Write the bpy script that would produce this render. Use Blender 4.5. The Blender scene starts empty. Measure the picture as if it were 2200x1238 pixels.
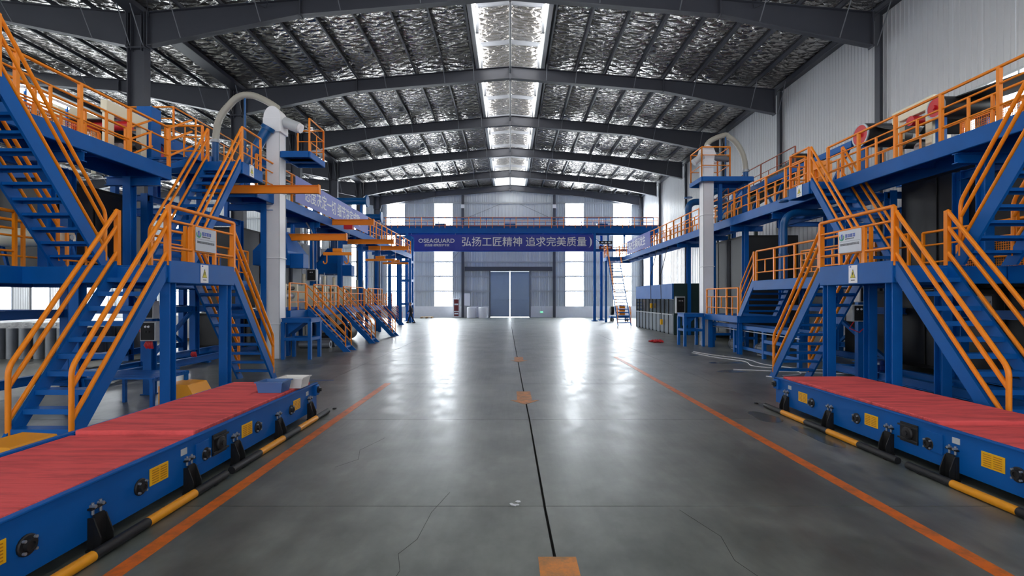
import bpy, math, random
from mathutils import Vector, Matrix
random.seed(7)
scene = bpy.context.scene
COL = scene.collection
V = Vector

# ------------------------------------------------------------------ camera, world, exposure
F_PX = 1060.0
CAM_H = 2.13
cam_data = bpy.data.cameras.new('camera')
cam_data.sensor_width = 36.0
cam_data.lens = F_PX / 2200.0 * 36.0
cam_data.shift_x = 4.0 / 2200.0
cam_data.shift_y = 21.0 / 2200.0
cam_data.clip_end = 400
cam = bpy.data.objects.new('camera', cam_data)
cam.location = (0, 0, CAM_H)
cam.rotation_euler = (math.pi / 2, 0, 0)
COL.objects.link(cam)
scene.camera = cam

world = bpy.data.worlds.new('overcast_sky')
scene.world = world
world.use_nodes = True
world.node_tree.nodes['Background'].inputs[0].default_value = (0.80, 0.88, 1.0, 1)
world.node_tree.nodes['Background'].inputs[1].default_value = 1.0
DAY = 17.0         # brightness of the daylight panels in the end wall
SIDE_DAY = 5.0     # brightness of the side wall windows
BACK_FILL = 2.2     # unseen panes behind the camera, added to light the hall
SKYLIGHT = 8.0     # brightness of the roof lantern glazing
scene.view_settings.view_transform = 'Standard'
scene.view_settings.look = 'None'
scene.view_settings.gamma = 1.0
scene.view_settings.use_curve_mapping = False
scene.view_settings.exposure = 0.4

# ------------------------------------------------------------------ materials
def lin(r, g, b):
    f = lambda c: (c / 255 / 12.92) if c <= 10 else ((c / 255 + 0.055) / 1.055) ** 2.4
    return (f(r), f(g), f(b), 1)

def pmat(name, col, rough=0.5, metal=0.0, spec=0.5, var=0.0, vscale=3.0, bump=0.0, bscale=40.0, stretch=(1, 1, 1), rvar=0.0, coat=0.0):
    m = bpy.data.materials.new(name)
    m.use_nodes = True
    nt = m.node_tree
    b = nt.nodes['Principled BSDF']
    b.inputs['Base Color'].default_value = col
    b.inputs['Roughness'].default_value = rough
    b.inputs['Metallic'].default_value = metal
    b.inputs['Specular IOR Level'].default_value = spec
    b.inputs['Coat Weight'].default_value = coat
    if var or bump or rvar:
        g = nt.nodes.new('ShaderNodeNewGeometry')
        mp = nt.nodes.new('ShaderNodeMapping')
        mp.inputs['Scale'].default_value = stretch
        nt.links.new(g.outputs['Position'], mp.inputs['Vector'])
        n = nt.nodes.new('ShaderNodeTexNoise')
        n.inputs['Scale'].default_value = vscale
        n.inputs['Detail'].default_value = 4
        nt.links.new(mp.outputs[0], n.inputs['Vector'])
        if var:
            mx = nt.nodes.new('ShaderNodeMix')
            mx.data_type = 'RGBA'
            mx.inputs[6].default_value = (col[0] * (1 - var), col[1] * (1 - var), col[2] * (1 - var), 1)
            mx.inputs[7].default_value = (min(1, col[0] * (1 + var)), min(1, col[1] * (1 + var)), min(1, col[2] * (1 + var)), 1)
            nt.links.new(n.outputs['Fac'], mx.inputs[0])
            nt.links.new(mx.outputs[2], b.inputs['Base Color'])
        if rvar:
            mr = nt.nodes.new('ShaderNodeMapRange')
            mr.inputs['From Min'].default_value = 0.3
            mr.inputs['From Max'].default_value = 0.7
            mr.inputs['To Min'].default_value = max(0.02, rough - rvar)
            mr.inputs['To Max'].default_value = rough + rvar
            nt.links.new(n.outputs['Fac'], mr.inputs['Value'])
            nt.links.new(mr.outputs[0], b.inputs['Roughness'])
        if bump:
            n2 = nt.nodes.new('ShaderNodeTexNoise')
            n2.inputs['Scale'].default_value = bscale
            nt.links.new(mp.outputs[0], n2.inputs['Vector'])
            bp = nt.nodes.new('ShaderNodeBump')
            bp.inputs['Strength'].default_value = bump
            bp.inputs['Distance'].default_value = 0.02
            nt.links.new(n2.outputs['Fac'], bp.inputs['Height'])
            nt.links.new(bp.outputs[0], b.inputs['Normal'])
    return m

def emat(name, col, strength):
    m = bpy.data.materials.new(name)
    m.use_nodes = True
    b = m.node_tree.nodes['Principled BSDF']
    b.inputs['Base Color'].default_value = (0.8, 0.85, 0.9, 1)
    b.inputs['Emission Color'].default_value = col
    b.inputs['Emission Strength'].default_value = strength
    b.inputs['Roughness'].default_value = 0.4
    return m

BLUE = pmat('blue_paint', lin(0, 92, 172), 0.48, spec=0.28, var=0.16, vscale=2.0)
ORANGE = pmat('orange_paint', lin(255, 142, 4), 0.42, var=0.08, vscale=2.0)
REDMAT = None
DARK = pmat('dark_grey_steel_paint', lin(68, 70, 79), 0.5, var=0.08)
GALV = pmat('galvanised_steel', lin(165, 170, 178), 0.42, metal=0.6, var=0.1)
LGREY = pmat('light_grey_paint', lin(190, 194, 198), 0.5, var=0.06)
WHITE = pmat('white_paint', lin(236, 236, 240), 0.35, var=0.04)
CREAM = pmat('cream_paint', lin(240, 232, 205), 0.45, var=0.05)
BLACK = pmat('black_rubber', lin(28, 28, 31), 0.5, var=0.2)
SOOT = pmat('black_paint', lin(18, 18, 20), 0.6, var=0.2)
MIDGREY = pmat('mid_grey_paint', lin(112, 116, 124), 0.5, var=0.08)
BOOTH = pmat('booth_grey_panel', lin(98, 108, 120), 0.35, var=0.1)
DGREEN = pmat('dark_green_paint', lin(38, 62, 62), 0.45, var=0.15)
BROWN = pmat('oxide_red_paint', lin(150, 70, 40), 0.5, var=0.1)
REDP = pmat('red_paint', lin(205, 28, 40), 0.4, var=0.08)
DRED = pmat('dark_red_paint', lin(110, 30, 32), 0.5)
YELLOW = pmat('yellow_paint', lin(250, 188, 20), 0.45, var=0.06)
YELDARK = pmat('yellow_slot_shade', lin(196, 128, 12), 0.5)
AMBER = pmat('amber_machine_cover', lin(240, 158, 18), 0.45, var=0.06)
TBLUE = pmat('teal_blue_pipe_paint', lin(8, 82, 142), 0.3, var=0.12)
HOSE = pmat('ribbed_grey_hose', lin(172, 168, 156), 0.5, var=0.1)
BANNERB = pmat('blue_banner_cloth', lin(38, 52, 158), 0.45, var=0.06, vscale=0.6)
BANNERL = pmat('periwinkle_banner_cloth', lin(120, 130, 205), 0.5, var=0.05, vscale=0.6)
PRINTW = pmat('white_print', lin(232, 234, 240), 0.5)
PRINTK = pmat('black_print', lin(30, 30, 34), 0.5)
PRINTB = pmat('blue_print', lin(38, 84, 190), 0.5)
PRINTG = pmat('green_print', lin(60, 160, 110), 0.5)
PRINTY = pmat('warning_yellow_print', lin(226, 214, 70), 0.5)
SIGNW = pmat('white_sign_sheet', lin(236, 236, 240), 0.4)
PLAQUE = pmat('brushed_steel_plaque', lin(176, 178, 184), 0.4, metal=0.35, var=0.05)
DADO = pmat('white_dado_render', lin(232, 234, 238), 0.6, var=0.05)
PANELW = pmat('white_ribbed_wall_panel', lin(196, 198, 202), 0.30, bump=0.3, bscale=3.0, stretch=(6, 6, 0.22), spec=0.6)
PANELG = pmat('grey_ribbed_wall_panel', lin(196, 202, 208), 0.5, var=0.05, vscale=0.5)
DOORB = pmat('blue_grey_door_sheet', lin(150, 168, 190), 0.5, var=0.05)
ROLLG = pmat('grey_foil_roll', lin(112, 116, 122), 0.4, metal=0.3, var=0.2, vscale=6)
ROLLEND = pmat('pale_roll_end', lin(225, 228, 230), 0.4)
TUBW = pmat('white_plastic', lin(232, 230, 226), 0.4)
TUBB = pmat('blue_grey_plastic', lin(72, 112, 168), 0.4)
MOTORB = pmat('dark_blue_motor_paint', lin(20, 44, 110), 0.35)
GLASSD = pmat('dark_booth_glass', lin(40, 48, 52), 0.12, spec=0.7)
WOOD = pmat('pallet_wood', lin(150, 120, 85), 0.8, var=0.15)
SKIN = pmat('skin', lin(205, 160, 135), 0.6)
HAIRM = pmat('grey_hair', lin(110, 108, 106), 0.7)
CLOTHN = pmat('dark_navy_jacket', lin(30, 34, 48), 0.8)
CLOTHK = pmat('black_trousers', lin(24, 24, 28), 0.8)
GREENL = emat('green_exit_light', (0.1, 1.0, 0.4, 1), 0.7)
DAYPANE = emat('daylight_pane', (0.90, 0.96, 1.0, 1), DAY)
SIDEPANE = emat('side_daylight_pane', (0.92, 0.97, 1.0, 1), SIDE_DAY)
BACKFILL = emat('back_fill_pane', (0.94, 0.97, 1.0, 1), BACK_FILL)
SKYPANE = emat('lantern_daylight_pane', (1.0, 0.98, 0.93, 1), SKYLIGHT)
TUBELIGHT = emat('fluorescent_tube', (0.95, 0.98, 1.0, 1), 8.0)

def foil_material():
    m = bpy.data.materials.new('silver_foil_insulation')
    m.use_nodes = True
    nt = m.node_tree
    b = nt.nodes['Principled BSDF']
    b.inputs['Metallic'].default_value = 0.9
    b.inputs['Roughness'].default_value = 0.2
    g = nt.nodes.new('ShaderNodeNewGeometry')
    sep = nt.nodes.new('ShaderNodeSeparateXYZ')
    nt.links.new(g.outputs['Position'], sep.inputs[0])
    def math_(op, a, bb):
        n = nt.nodes.new('ShaderNodeMath'); n.operation = op
        for k, x in enumerate((a, bb)):
            if isinstance(x, (int, float)): n.inputs[k].default_value = x
            elif x is not None: nt.links.new(x, n.inputs[k])
        return n.outputs[0]
    nz = nt.nodes.new('ShaderNodeTexNoise'); nz.inputs['Scale'].default_value = 1.3; nz.inputs['Detail'].default_value = 3
    nt.links.new(g.outputs['Position'], nz.inputs['Vector'])
    off = math_('MULTIPLY', nz.outputs['Fac'], 5.0)
    a1 = math_('ADD', math_('MULTIPLY', sep.outputs[0], 3.2), math_('ADD', math_('MULTIPLY', sep.outputs[1], 6.5), off))
    a2 = math_('SUBTRACT', math_('MULTIPLY', sep.outputs[0], 3.2), math_('SUBTRACT', math_('MULTIPLY', sep.outputs[1], 6.5), off))
    s1 = math_('ABSOLUTE', math_('SINE', a1, None), None)
    s2 = math_('ABSOLUTE', math_('SINE', a2, None), None)
    quilt = math_('MINIMUM', s1, s2)
    mp = nt.nodes.new('ShaderNodeMapping'); mp.inputs['Scale'].default_value = (1.0, 4.0, 1.0)
    nt.links.new(g.outputs['Position'], mp.inputs['Vector'])
    n2 = nt.nodes.new('ShaderNodeTexNoise'); n2.inputs['Scale'].default_value = 1.3; n2.inputs['Detail'].default_value = 3; n2.inputs['Roughness'].default_value = 0.5
    nt.links.new(mp.outputs[0], n2.inputs['Vector'])
    hgt = math_('ADD', math_('MULTIPLY', quilt, 1.1), math_('MULTIPLY', n2.outputs['Fac'], 1.6))
    bp = nt.nodes.new('ShaderNodeBump'); bp.inputs['Strength'].default_value = 1.0; bp.inputs['Distance'].default_value = 0.045
    nt.links.new(hgt, bp.inputs['Height'])
    nt.links.new(bp.outputs[0], b.inputs['Normal'])
    n3 = nt.nodes.new('ShaderNodeTexNoise'); n3.inputs['Scale'].default_value = 0.35
    nt.links.new(g.outputs['Position'], n3.inputs['Vector'])
    mx = nt.nodes.new('ShaderNodeMix'); mx.data_type = 'RGBA'
    mx.inputs[6].default_value = (0.30, 0.27, 0.24, 1)
    mx.inputs[7].default_value = (0.55, 0.54, 0.53, 1)
    nt.links.new(n3.outputs['Fac'], mx.inputs[0])
    nt.links.new(mx.outputs[2], b.inputs['Base Color'])
    return m
FOIL = foil_material()

def floor_material():
    m = bpy.data.materials.new('polished_concrete')
    m.use_nodes = True
    nt = m.node_tree
    b = nt.nodes['Principled BSDF']
    g = nt.nodes.new('ShaderNodeNewGeometry')
    def noise(scale, detail, st):
        mp = nt.nodes.new('ShaderNodeMapping'); mp.inputs['Scale'].default_value = st
        nt.links.new(g.outputs['Position'], mp.inputs['Vector'])
        n = nt.nodes.new('ShaderNodeTexNoise'); n.inputs['Scale'].default_value = scale; n.inputs['Detail'].default_value = detail
        n.inputs['Roughness'].default_value = 0.6
        nt.links.new(mp.outputs[0], n.inputs['Vector'])
        return n.outputs['Fac']
    big = noise(0.75, 6, (1, 0.8, 1))
    fine = noise(2.2, 4, (1.4, 0.75, 1))
    scr = noise(3.0, 3, (6.0, 0.25, 1))
    r1 = nt.nodes.new('ShaderNodeValToRGB')
    r1.color_ramp.elements[0].position = 0.34; r1.color_ramp.elements[0].color = (0.044, 0.057, 0.046, 1)
    r1.color_ramp.elements[1].position = 0.64; r1.color_ramp.elements[1].color = (0.185, 0.202, 0.182, 1)
    nt.links.new(big, r1.inputs[0])
    r2 = nt.nodes.new('ShaderNodeValToRGB')
    r2.color_ramp.elements[0].position = 0.30; r2.color_ramp.elements[0].color = (0.55, 0.56, 0.55, 1)
    r2.color_ramp.elements[1].position = 0.72; r2.color_ramp.elements[1].color = (1.22, 1.22, 1.22, 1)
    nt.links.new(fine, r2.inputs[0])
    mx = nt.nodes.new('ShaderNodeMix'); mx.data_type = 'RGBA'; mx.blend_type = 'MULTIPLY'
    mx.inputs[0].default_value = 1.0
    nt.links.new(r1.outputs[0], mx.inputs[6]); nt.links.new(r2.outputs[0], mx.inputs[7])
    nt.links.new(mx.outputs[2], b.inputs['Base Color'])
    ad = nt.nodes.new('ShaderNodeMath'); ad.operation = 'ADD'
    h = nt.nodes.new('ShaderNodeMath'); h.operation = 'MULTIPLY'; h.inputs[1].default_value = 0.5
    nt.links.new(scr, h.inputs[0]); nt.links.new(fine, ad.inputs[0]); nt.links.new(h.outputs[0], ad.inputs[1])
    mr = nt.nodes.new('ShaderNodeMapRange')
    mr.inputs['From Min'].default_value = 0.6; mr.inputs['From Max'].default_value = 0.9
    mr.inputs['To Min'].default_value = 0.28; mr.inputs['To Max'].default_value = 0.40
    nt.links.new(ad.outputs[0], mr.inputs['Value'])
    nt.links.new(mr.outputs[0], b.inputs['Coat Roughness'])
    b.inputs['Coat Weight'].default_value = 0.75
    b.inputs['Roughness'].default_value = 0.52
    b.inputs['Specular IOR Level'].default_value = 0.9
    return m
CONC = floor_material()
JOINT = pmat('dark_joint_filler', lin(26, 27, 28), 0.8)

def worn_paint(name, col, wear=0.42):
    m = pmat(name, col, 0.4)
    nt = m.node_tree; b = nt.nodes['Principled BSDF']
    g = nt.nodes.new('ShaderNodeNewGeometry')
    n = nt.nodes.new('ShaderNodeTexNoise'); n.inputs['Scale'].default_value = 5; n.inputs['Detail'].default_value = 7; n.inputs['Roughness'].default_value = 0.7
    nt.links.new(g.outputs['Position'], n.inputs['Vector'])
    r = nt.nodes.new('ShaderNodeValToRGB')
    r.color_ramp.elements[0].position = wear - 0.1; r.color_ramp.elements[0].color = (col[0] * 0.45 + 0.03, col[1] * 0.55 + 0.03, col[2] * 0.5 + 0.03, 1)
    r.color_ramp.elements[1].position = wear + 0.12; r.color_ramp.elements[1].color = col
    nt.links.new(n.outputs['Fac'], r.inputs[0]); nt.links.new(r.outputs[0], b.inputs['Base Color'])
    return m
LINEP = worn_paint('worn_orange_floor_paint', lin(226, 112, 26))
ARROWP = worn_paint('worn_amber_floor_paint', lin(232, 140, 30), 0.48)
TAPEB = worn_paint('blue_floor_tape', lin(50, 95, 150))

def mat_red():
    m = bpy.data.materials.new('red_ribbed_rubber_mat')
    m.use_nodes = True
    nt = m.node_tree; b = nt.nodes['Principled BSDF']; b.inputs['Roughness'].default_value = 0.75
    g = nt.nodes.new('ShaderNodeNewGeometry')
    mp = nt.nodes.new('ShaderNodeMapping'); mp.inputs['Scale'].default_value = (0.5, 4.0, 1)
    nt.links.new(g.outputs['Position'], mp.inputs['Vector'])
    n = nt.nodes.new('ShaderNodeTexNoise'); n.inputs['Scale'].default_value = 2.2; n.inputs['Detail'].default_value = 7; n.inputs['Roughness'].default_value = 0.65
    nt.links.new(mp.outputs[0], n.inputs['Vector'])
    r = nt.nodes.new('ShaderNodeValToRGB')
    r.color_ramp.elements[0].position = 0.25; r.color_ramp.elements[0].color = lin(168, 56, 58)
    r.color_ramp.elements[1].position = 0.55; r.color_ramp.elements[1].color = lin(236, 90, 90)
    nt.links.new(n.outputs['Fac'], r.inputs[0]); nt.links.new(r.outputs[0], b.inputs['Base Color'])
    w = nt.nodes.new('ShaderNodeTexWave'); w.bands_direction = 'Y'; w.inputs['Scale'].default_value = 14
    nt.links.new(g.outputs['Position'], w.inputs['Vector'])
    bp = nt.nodes.new('ShaderNodeBump'); bp.inputs['Strength'].default_value = 0.35; bp.inputs['Distance'].default_value = 0.01
    nt.links.new(w.outputs['Fac'], bp.inputs['Height']); nt.links.new(bp.outputs[0], b.inputs['Normal'])
    return m
REDMAT = mat_red()

# ------------------------------------------------------------------ lettering (made first, while the scene is small)
TX = {}
def make_text(key, s, size=1.0, bold=0.0):
    cu = bpy.data.curves.new('lettering', 'FONT')
    cu.body = s; cu.size = size; cu.align_x = 'CENTER'; cu.align_y = 'CENTER'
    cu.offset = bold; cu.extrude = 0.004; cu.resolution_u = 3
    ob = bpy.data.objects.new('lettering_source', cu)
    COL.objects.link(ob)
    dg = bpy.context.evaluated_depsgraph_get()
    me = bpy.data.meshes.new_from_object(ob.evaluated_get(dg))
    bpy.data.objects.remove(ob)
    bpy.data.curves.remove(cu)
    TX[key] = me
make_text('slogan', '弘扬工匠精神 追求完美质量', 1.0, 0.006)
make_text('brand', 'OSEAGUARD', 1.0, 0.012)
make_text('sub', '欧西盾·建筑防护专家', 1.0, 0.01)
make_text('left', '态度决定一切 细节决定成败', 1.0, 0.008)
make_text('right', '事故在瞬间发生', 1.0, 0.008)

# ------------------------------------------------------------------ mesh and object helpers
W = {}
CACHE = {}

def add(name, me, parent=None, M=None):
    o = bpy.data.objects.new(name, me)
    COL.objects.link(o)
    M = M if M is not None else Matrix.Identity(4)
    W[o] = M
    if parent is not None:
        o.parent = parent
        o.matrix_basis = W[parent].inverted() @ M
    else:
        o.matrix_basis = M
    return o

def tag(o, label=None, cat=None, group=None, kind=None):
    if label: o['label'] = label
    if cat: o['category'] = cat
    if group: o['group'] = group
    if kind: o['kind'] = kind
    return o

def thing(name, label, cat, loc=(0, 0, 0), group=None):
    o = add(name, None, None, Matrix.Translation(V(loc)))
    o.empty_display_size = 0.2
    return tag(o, label, cat, group)

def structure(name, loc=(0, 0, 0), label=None):
    o = add(name, None, None, Matrix.Translation(V(loc)))
    return tag(o, label, None, None, 'structure')

class MB:
    def __init__(self):
        self.v = []; self.f = []; self.s = []
    def poly(self, pts, smooth=False):
        i = len(self.v); self.v += [tuple(p) for p in pts]
        self.f.append(tuple(range(i, i + len(pts)))); self.s.append(smooth)
    def box(self, x0, x1, y0, y1, z0, z1):
        i = len(self.v)
        self.v += [(x0, y0, z0), (x1, y0, z0), (x1, y1, z0), (x0, y1, z0), (x0, y0, z1), (x1, y0, z1), (x1, y1, z1), (x0, y1, z1)]
        for q in ((0, 3, 2, 1), (4, 5, 6, 7), (0, 1, 5, 4), (1, 2, 6, 5), (2, 3, 7, 6), (3, 0, 4, 7)):
            self.f.append(tuple(i + k for k in q)); self.s.append(False)
        return self
    def obox(self, p, q, w, h, up=(0, 0, 1)):
        M, L = frame_m(p, q, up)
        i = len(self.v); l2 = L / 2
        for sx, sy, sz in ((-1, -1, -1), (1, -1, -1), (1, 1, -1), (-1, 1, -1), (-1, -1, 1), (1, -1, 1), (1, 1, 1), (-1, 1, 1)):
            self.v.append(tuple(M @ V((sx * l2, sy * w / 2, sz * h / 2))))
        for q_ in ((0, 3, 2, 1), (4, 5, 6, 7), (0, 1, 5, 4), (1, 2, 6, 5), (2, 3, 7, 6), (3, 0, 4, 7)):
            self.f.append(tuple(i + k for k in q_)); self.s.append(False)
        return self
    def tube(self, pts, r, n=10, caps=True):
        pts = [V(p) for p in pts]
        rs = r if isinstance(r, (list, tuple)) else [r] * len(pts)
        rings = []
        t0 = (pts[1] - pts[0]).normalized()
        ref = V((0, 0, 1)) if abs(t0.z) < 0.9 else V((0, 1, 0))
        for k, p in enumerate(pts):
            a = pts[max(0, k - 1)]; b = pts[min(len(pts) - 1, k + 1)]
            t = (b - a)
            t = t.normalized() if t.length > 1e-9 else t0
            x = ref.cross(t)
            if x.length < 1e-4: x = V((1, 0, 0)).cross(t)
            x.normalize(); y = t.cross(x)
            ref = y
            i = len(self.v)
            for j in range(n):
                c = 2 * math.pi * j / n
                self.v.append(tuple(p + (x * math.cos(c) + y * math.sin(c)) * rs[k]))
            rings.append(i)
        for k in range(len(rings) - 1):
            for j in range(n):
                j2 = (j + 1) % n
                self.f.append((rings[k] + j, rings[k] + j2, rings[k + 1] + j2, rings[k + 1] + j)); self.s.append(True)
        if caps:
            for ring, rev in ((rings[0], True), (rings[-1], False)):
                pts_ = [self.v[ring + j] for j in range(n)]
                self.poly(pts_[::-1] if rev else pts_)
        return self
    def lathe(self, prof, n=16, axis=((0, 0, 0), (0, 0, 1))):
        # prof: list of (radius, distance along the axis); every step gets its own ring pair so edges stay crisp
        o = V(axis[0]); t = V(axis[1]).normalized()
        x = t.cross(V((0, 0, 1)) if abs(t.z) < 0.9 else V((0, 1, 0))).normalized(); y = t.cross(x)
        for (r0, h0), (r1, h1) in zip(prof[:-1], prof[1:]):
            i = len(self.v)
            for r, h in ((r0, h0), (r1, h1)):
                for j in range(n):
                    c = 2 * math.pi * j / n
                    self.v.append(tuple(o + t * h + (x * math.cos(c) + y * math.sin(c)) * r))
            for j in range(n):
                j2 = (j + 1) % n
                self.f.append((i + j, i + j2, i + n + j2, i + n + j)); self.s.append(abs(h1 - h0) > 1e-6)
        return self
    def prism(self, poly, ext):
        ext = V(ext); n = len(poly)
        a = [V(p) for p in poly]; b = [p + ext for p in a]
        nrm = V((0, 0, 0))
        for k in range(n): nrm += a[k].cross(a[(k + 1) % n])
        if nrm.dot(ext) > 0: a.reverse(); b.reverse()
        self.poly(a); self.poly(b[::-1])
        for k in range(n):
            k2 = (k + 1) % n
            self.poly((a[k2], a[k], b[k], b[k2]))
        return self
    def mesh(self, name, mat):
        me = bpy.data.meshes.new(name)
        me.from_pydata(self.v, [], self.f)
        me.polygons.foreach_set('use_smooth', self.s)
        for m in (mat if isinstance(mat, (list, tuple)) else (mat,)): me.materials.append(m)
        me.update()
        return me
    def build(self, name, mat, parent=None, M=None):
        # geometry given in world coordinates, origin moved to the parent's
        W0 = M if M is not None else (W[parent] if parent is not None else Matrix.Identity(4))
        if W0 != Matrix.Identity(4):
            inv = W0.inverted()
            self.v = [tuple(inv @ V(p)) for p in self.v]
        return add(name, self.mesh(name, mat), parent, W0)
    def solo(self, name, mat, loc):
        return self.build(name, mat, None, Matrix.Translation(V(loc)))

def frame_m(p, q, up=(0, 0, 1)):
    p = V(p); q = V(q); d = q - p; L = d.length
    x = d / L; up = V(up)
    y = up.cross(x)
    if y.length < 1e-3: y = V((0, 1, 0)).cross(x)
    if y.length < 1e-3: y = V((1, 0, 0)).cross(x)
    y.normalize(); z = x.cross(y)
    c = (p + q) / 2
    M = Matrix(((x.x, y.x, z.x, c.x), (x.y, y.y, z.y, c.y), (x.z, y.z, z.z, c.z), (0, 0, 0, 1)))
    return M, L

def cached(key, make):
    if key not in CACHE: CACHE[key] = make()
    return CACHE[key]

def bar(parent, name, p, q, w, h, mat, up=(0, 0, 1)):
    M, L = frame_m(p, q, up); L = round(L, 3)
    me = cached(('bar', L, w, h, mat.name), lambda: MB().box(-L / 2, L / 2, -w / 2, w / 2, -h / 2, h / 2).mesh(name, mat))
    return add(name, me, parent, M)

def bbox(parent, name, x0, x1, y0, y1, z0, z1, mat):
    x0, x1 = sorted((x0, x1)); y0, y1 = sorted((y0, y1)); z0, z1 = sorted((z0, z1))
    dx, dy, dz = round(x1 - x0, 4), round(y1 - y0, 4), round(z1 - z0, 4)
    def mk():
        b = min(0.012, 0.2 * min(dx, dy, dz))
        hx, hy, hz = dx / 2, dy / 2, dz / 2
        mb = MB()
        # chamfered box: 6 faces, 12 edge strips, 8 corners
        def c(sx, sy, sz, k):
            return (sx * (hx - (0 if k == 0 else b)), sy * (hy - (0 if k == 1 else b)), sz * (hz - (0 if k == 2 else b)))
        S = (-1, 1)
        for s in S:
            mb.poly([c(s, a, d, 0) for a, d in ((-1, -1), (1, -1), (1, 1), (-1, 1))][::s])
            mb.poly([c(a, s, d, 1) for a, d in ((-1, -1), (-1, 1), (1, 1), (1, -1))][::s])
            mb.poly([c(a, d, s, 2) for a, d in ((-1, -1), (1, -1), (1, 1), (-1, 1))][::s])
        for a in S:
            for d in S:
                mb.poly([c(a, d, -1, 0), c(a, d, -1, 1), c(a, d, 1, 1), c(a, d, 1, 0)][::a * d])
                mb.poly([c(a, -1, d, 0), c(a, 1, d, 0), c(a, 1, d, 2), c(a, -1, d, 2)][::a * d])
                mb.poly([c(-1, a, d, 1), c(-1, a, d, 2), c(1, a, d, 2), c(1, a, d, 1)][::a * d])
                for e in S:
                    mb.poly([c(a, d, e, 0), c(a, d, e, 1), c(a, d, e, 2)][::a * d * e])
        return mb.mesh(name, mat)
    me = cached(('bbox', dx, dy, dz, mat.name), mk)
    return add(name, me, parent, Matrix.Translation(V(((x0 + x1) / 2, (y0 + y1) / 2, (z0 + z1) / 2))))

def tube(parent, name, p, q, r, mat, n=8):
    M, L = frame_m(p, q); L = round(L, 3)
    me = cached(('tube', L, r, n, mat.name), lambda: MB().tube(((-L / 2, 0, 0), (L / 2, 0, 0)), r, n).mesh(name, mat))
    return add(name, me, parent, M)

def hbeam(parent, name, p, q, h, w, mat, up=(0, 0, 1), tf=0.018, tw=0.014):
    M, L = frame_m(p, q, up); L = round(L, 3)
    def mk():
        mb = MB()
        mb.box(-L / 2, L / 2, -w / 2, w / 2, h / 2 - tf, h / 2)
        mb.box(-L / 2, L / 2, -w / 2, w / 2, -h / 2, -h / 2 + tf)
        mb.box(-L / 2, L / 2, -tw / 2, tw / 2, -h / 2 + tf, h / 2 - tf)
        return mb.mesh(name, mat)
    return add(name, cached(('hbeam', L, h, w, mat.name), mk), parent, M)

def pipe(parent, name, pts, r, mat, n=12):
    return MB().tube(pts, r, n).build(name, mat, parent)

def arc_pts(pts, rad, n=6):
    # rounds the corners of a poly-line
    pts = [V(p) for p in pts]; out = [pts[0]]
    for a, b, c in zip(pts[:-2], pts[1:-1], pts[2:]):
        u = (a - b).normalized(); w = (c - b).normalized()
        d = min(rad, (a - b).length * 0.49, (c - b).length * 0.49)
        p0 = b + u * d; p1 = b + w * d
        for k in range(n + 1):
            t = k / n
            out.append(p0 * (1 - t) ** 2 + b * 2 * t * (1 - t) + p1 * t * t)
    out.append(pts[-1])
    return out

def letter(parent, key, M, mat, name='lettering'):
    me = TX[key].copy() if TX[key].materials and TX[key].materials[0] is not mat else TX[key]
    me.materials.clear(); me.materials.append(mat)
    return add(name, me, parent, M)

def face_m(origin, side, size=1.0):
    # text frame: side 'L' faces +X, 'R' faces -X, 'F' faces -Y
    ax = {'L': ((0, 1, 0), (0, 0, 1), (1, 0, 0)), 'R': ((0, -1, 0), (0, 0, 1), (-1, 0, 0)), 'F': ((1, 0, 0), (0, 0, 1), (0, -1, 0))}[side]
    x, y, z = ax
    M = Matrix(((x[0], y[0], z[0], origin[0]), (x[1], y[1], z[1], origin[1]), (x[2], y[2], z[2], origin[2]), (0, 0, 0, 1)))
    if isinstance(size, (int, float)): size = (size, size)
    return M @ Matrix.Diagonal((size[0], size[1], 1, 1))

def railing(parent, pts, hs=(1.05, 0.72, 0.3), step=1.25, mat=ORANGE, r=0.027, post=0.055, uprights=True, ends=True):
    for (a, b) in zip(pts[:-1], pts[1:]):
        a = V(a); b = V(b); L = (b - a).length
        if L < 0.05: continue
        for k, h in enumerate(hs):
            tube(parent, 'rail', a + V((0, 0, h)), b + V((0, 0, h)), r * (1.25 if k == 0 else 0.85), mat)
        n = max(1, round(L / step))
        for i in range(n + 1):
            if not ends and i in (0, n): continue
            p = a.lerp(b, i / n)
            bar(parent, 'post', p, p + V((0, 0, hs[0])), post, post, mat)
        if uprights:
            for i in range(n):
                p = a.lerp(b, (i + 0.5) / n)
                if len(hs) > 2:
                    bar(parent, 'upright', p + V((0, 0, hs[2] if i % 2 else 0.0)), p + V((0, 0, hs[1])), post * 0.62, post * 0.62, mat)
                else:
                    bar(parent, 'upright', p, p + V((0, 0, hs[1])), post * 0.62, post * 0.62, mat)

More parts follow.
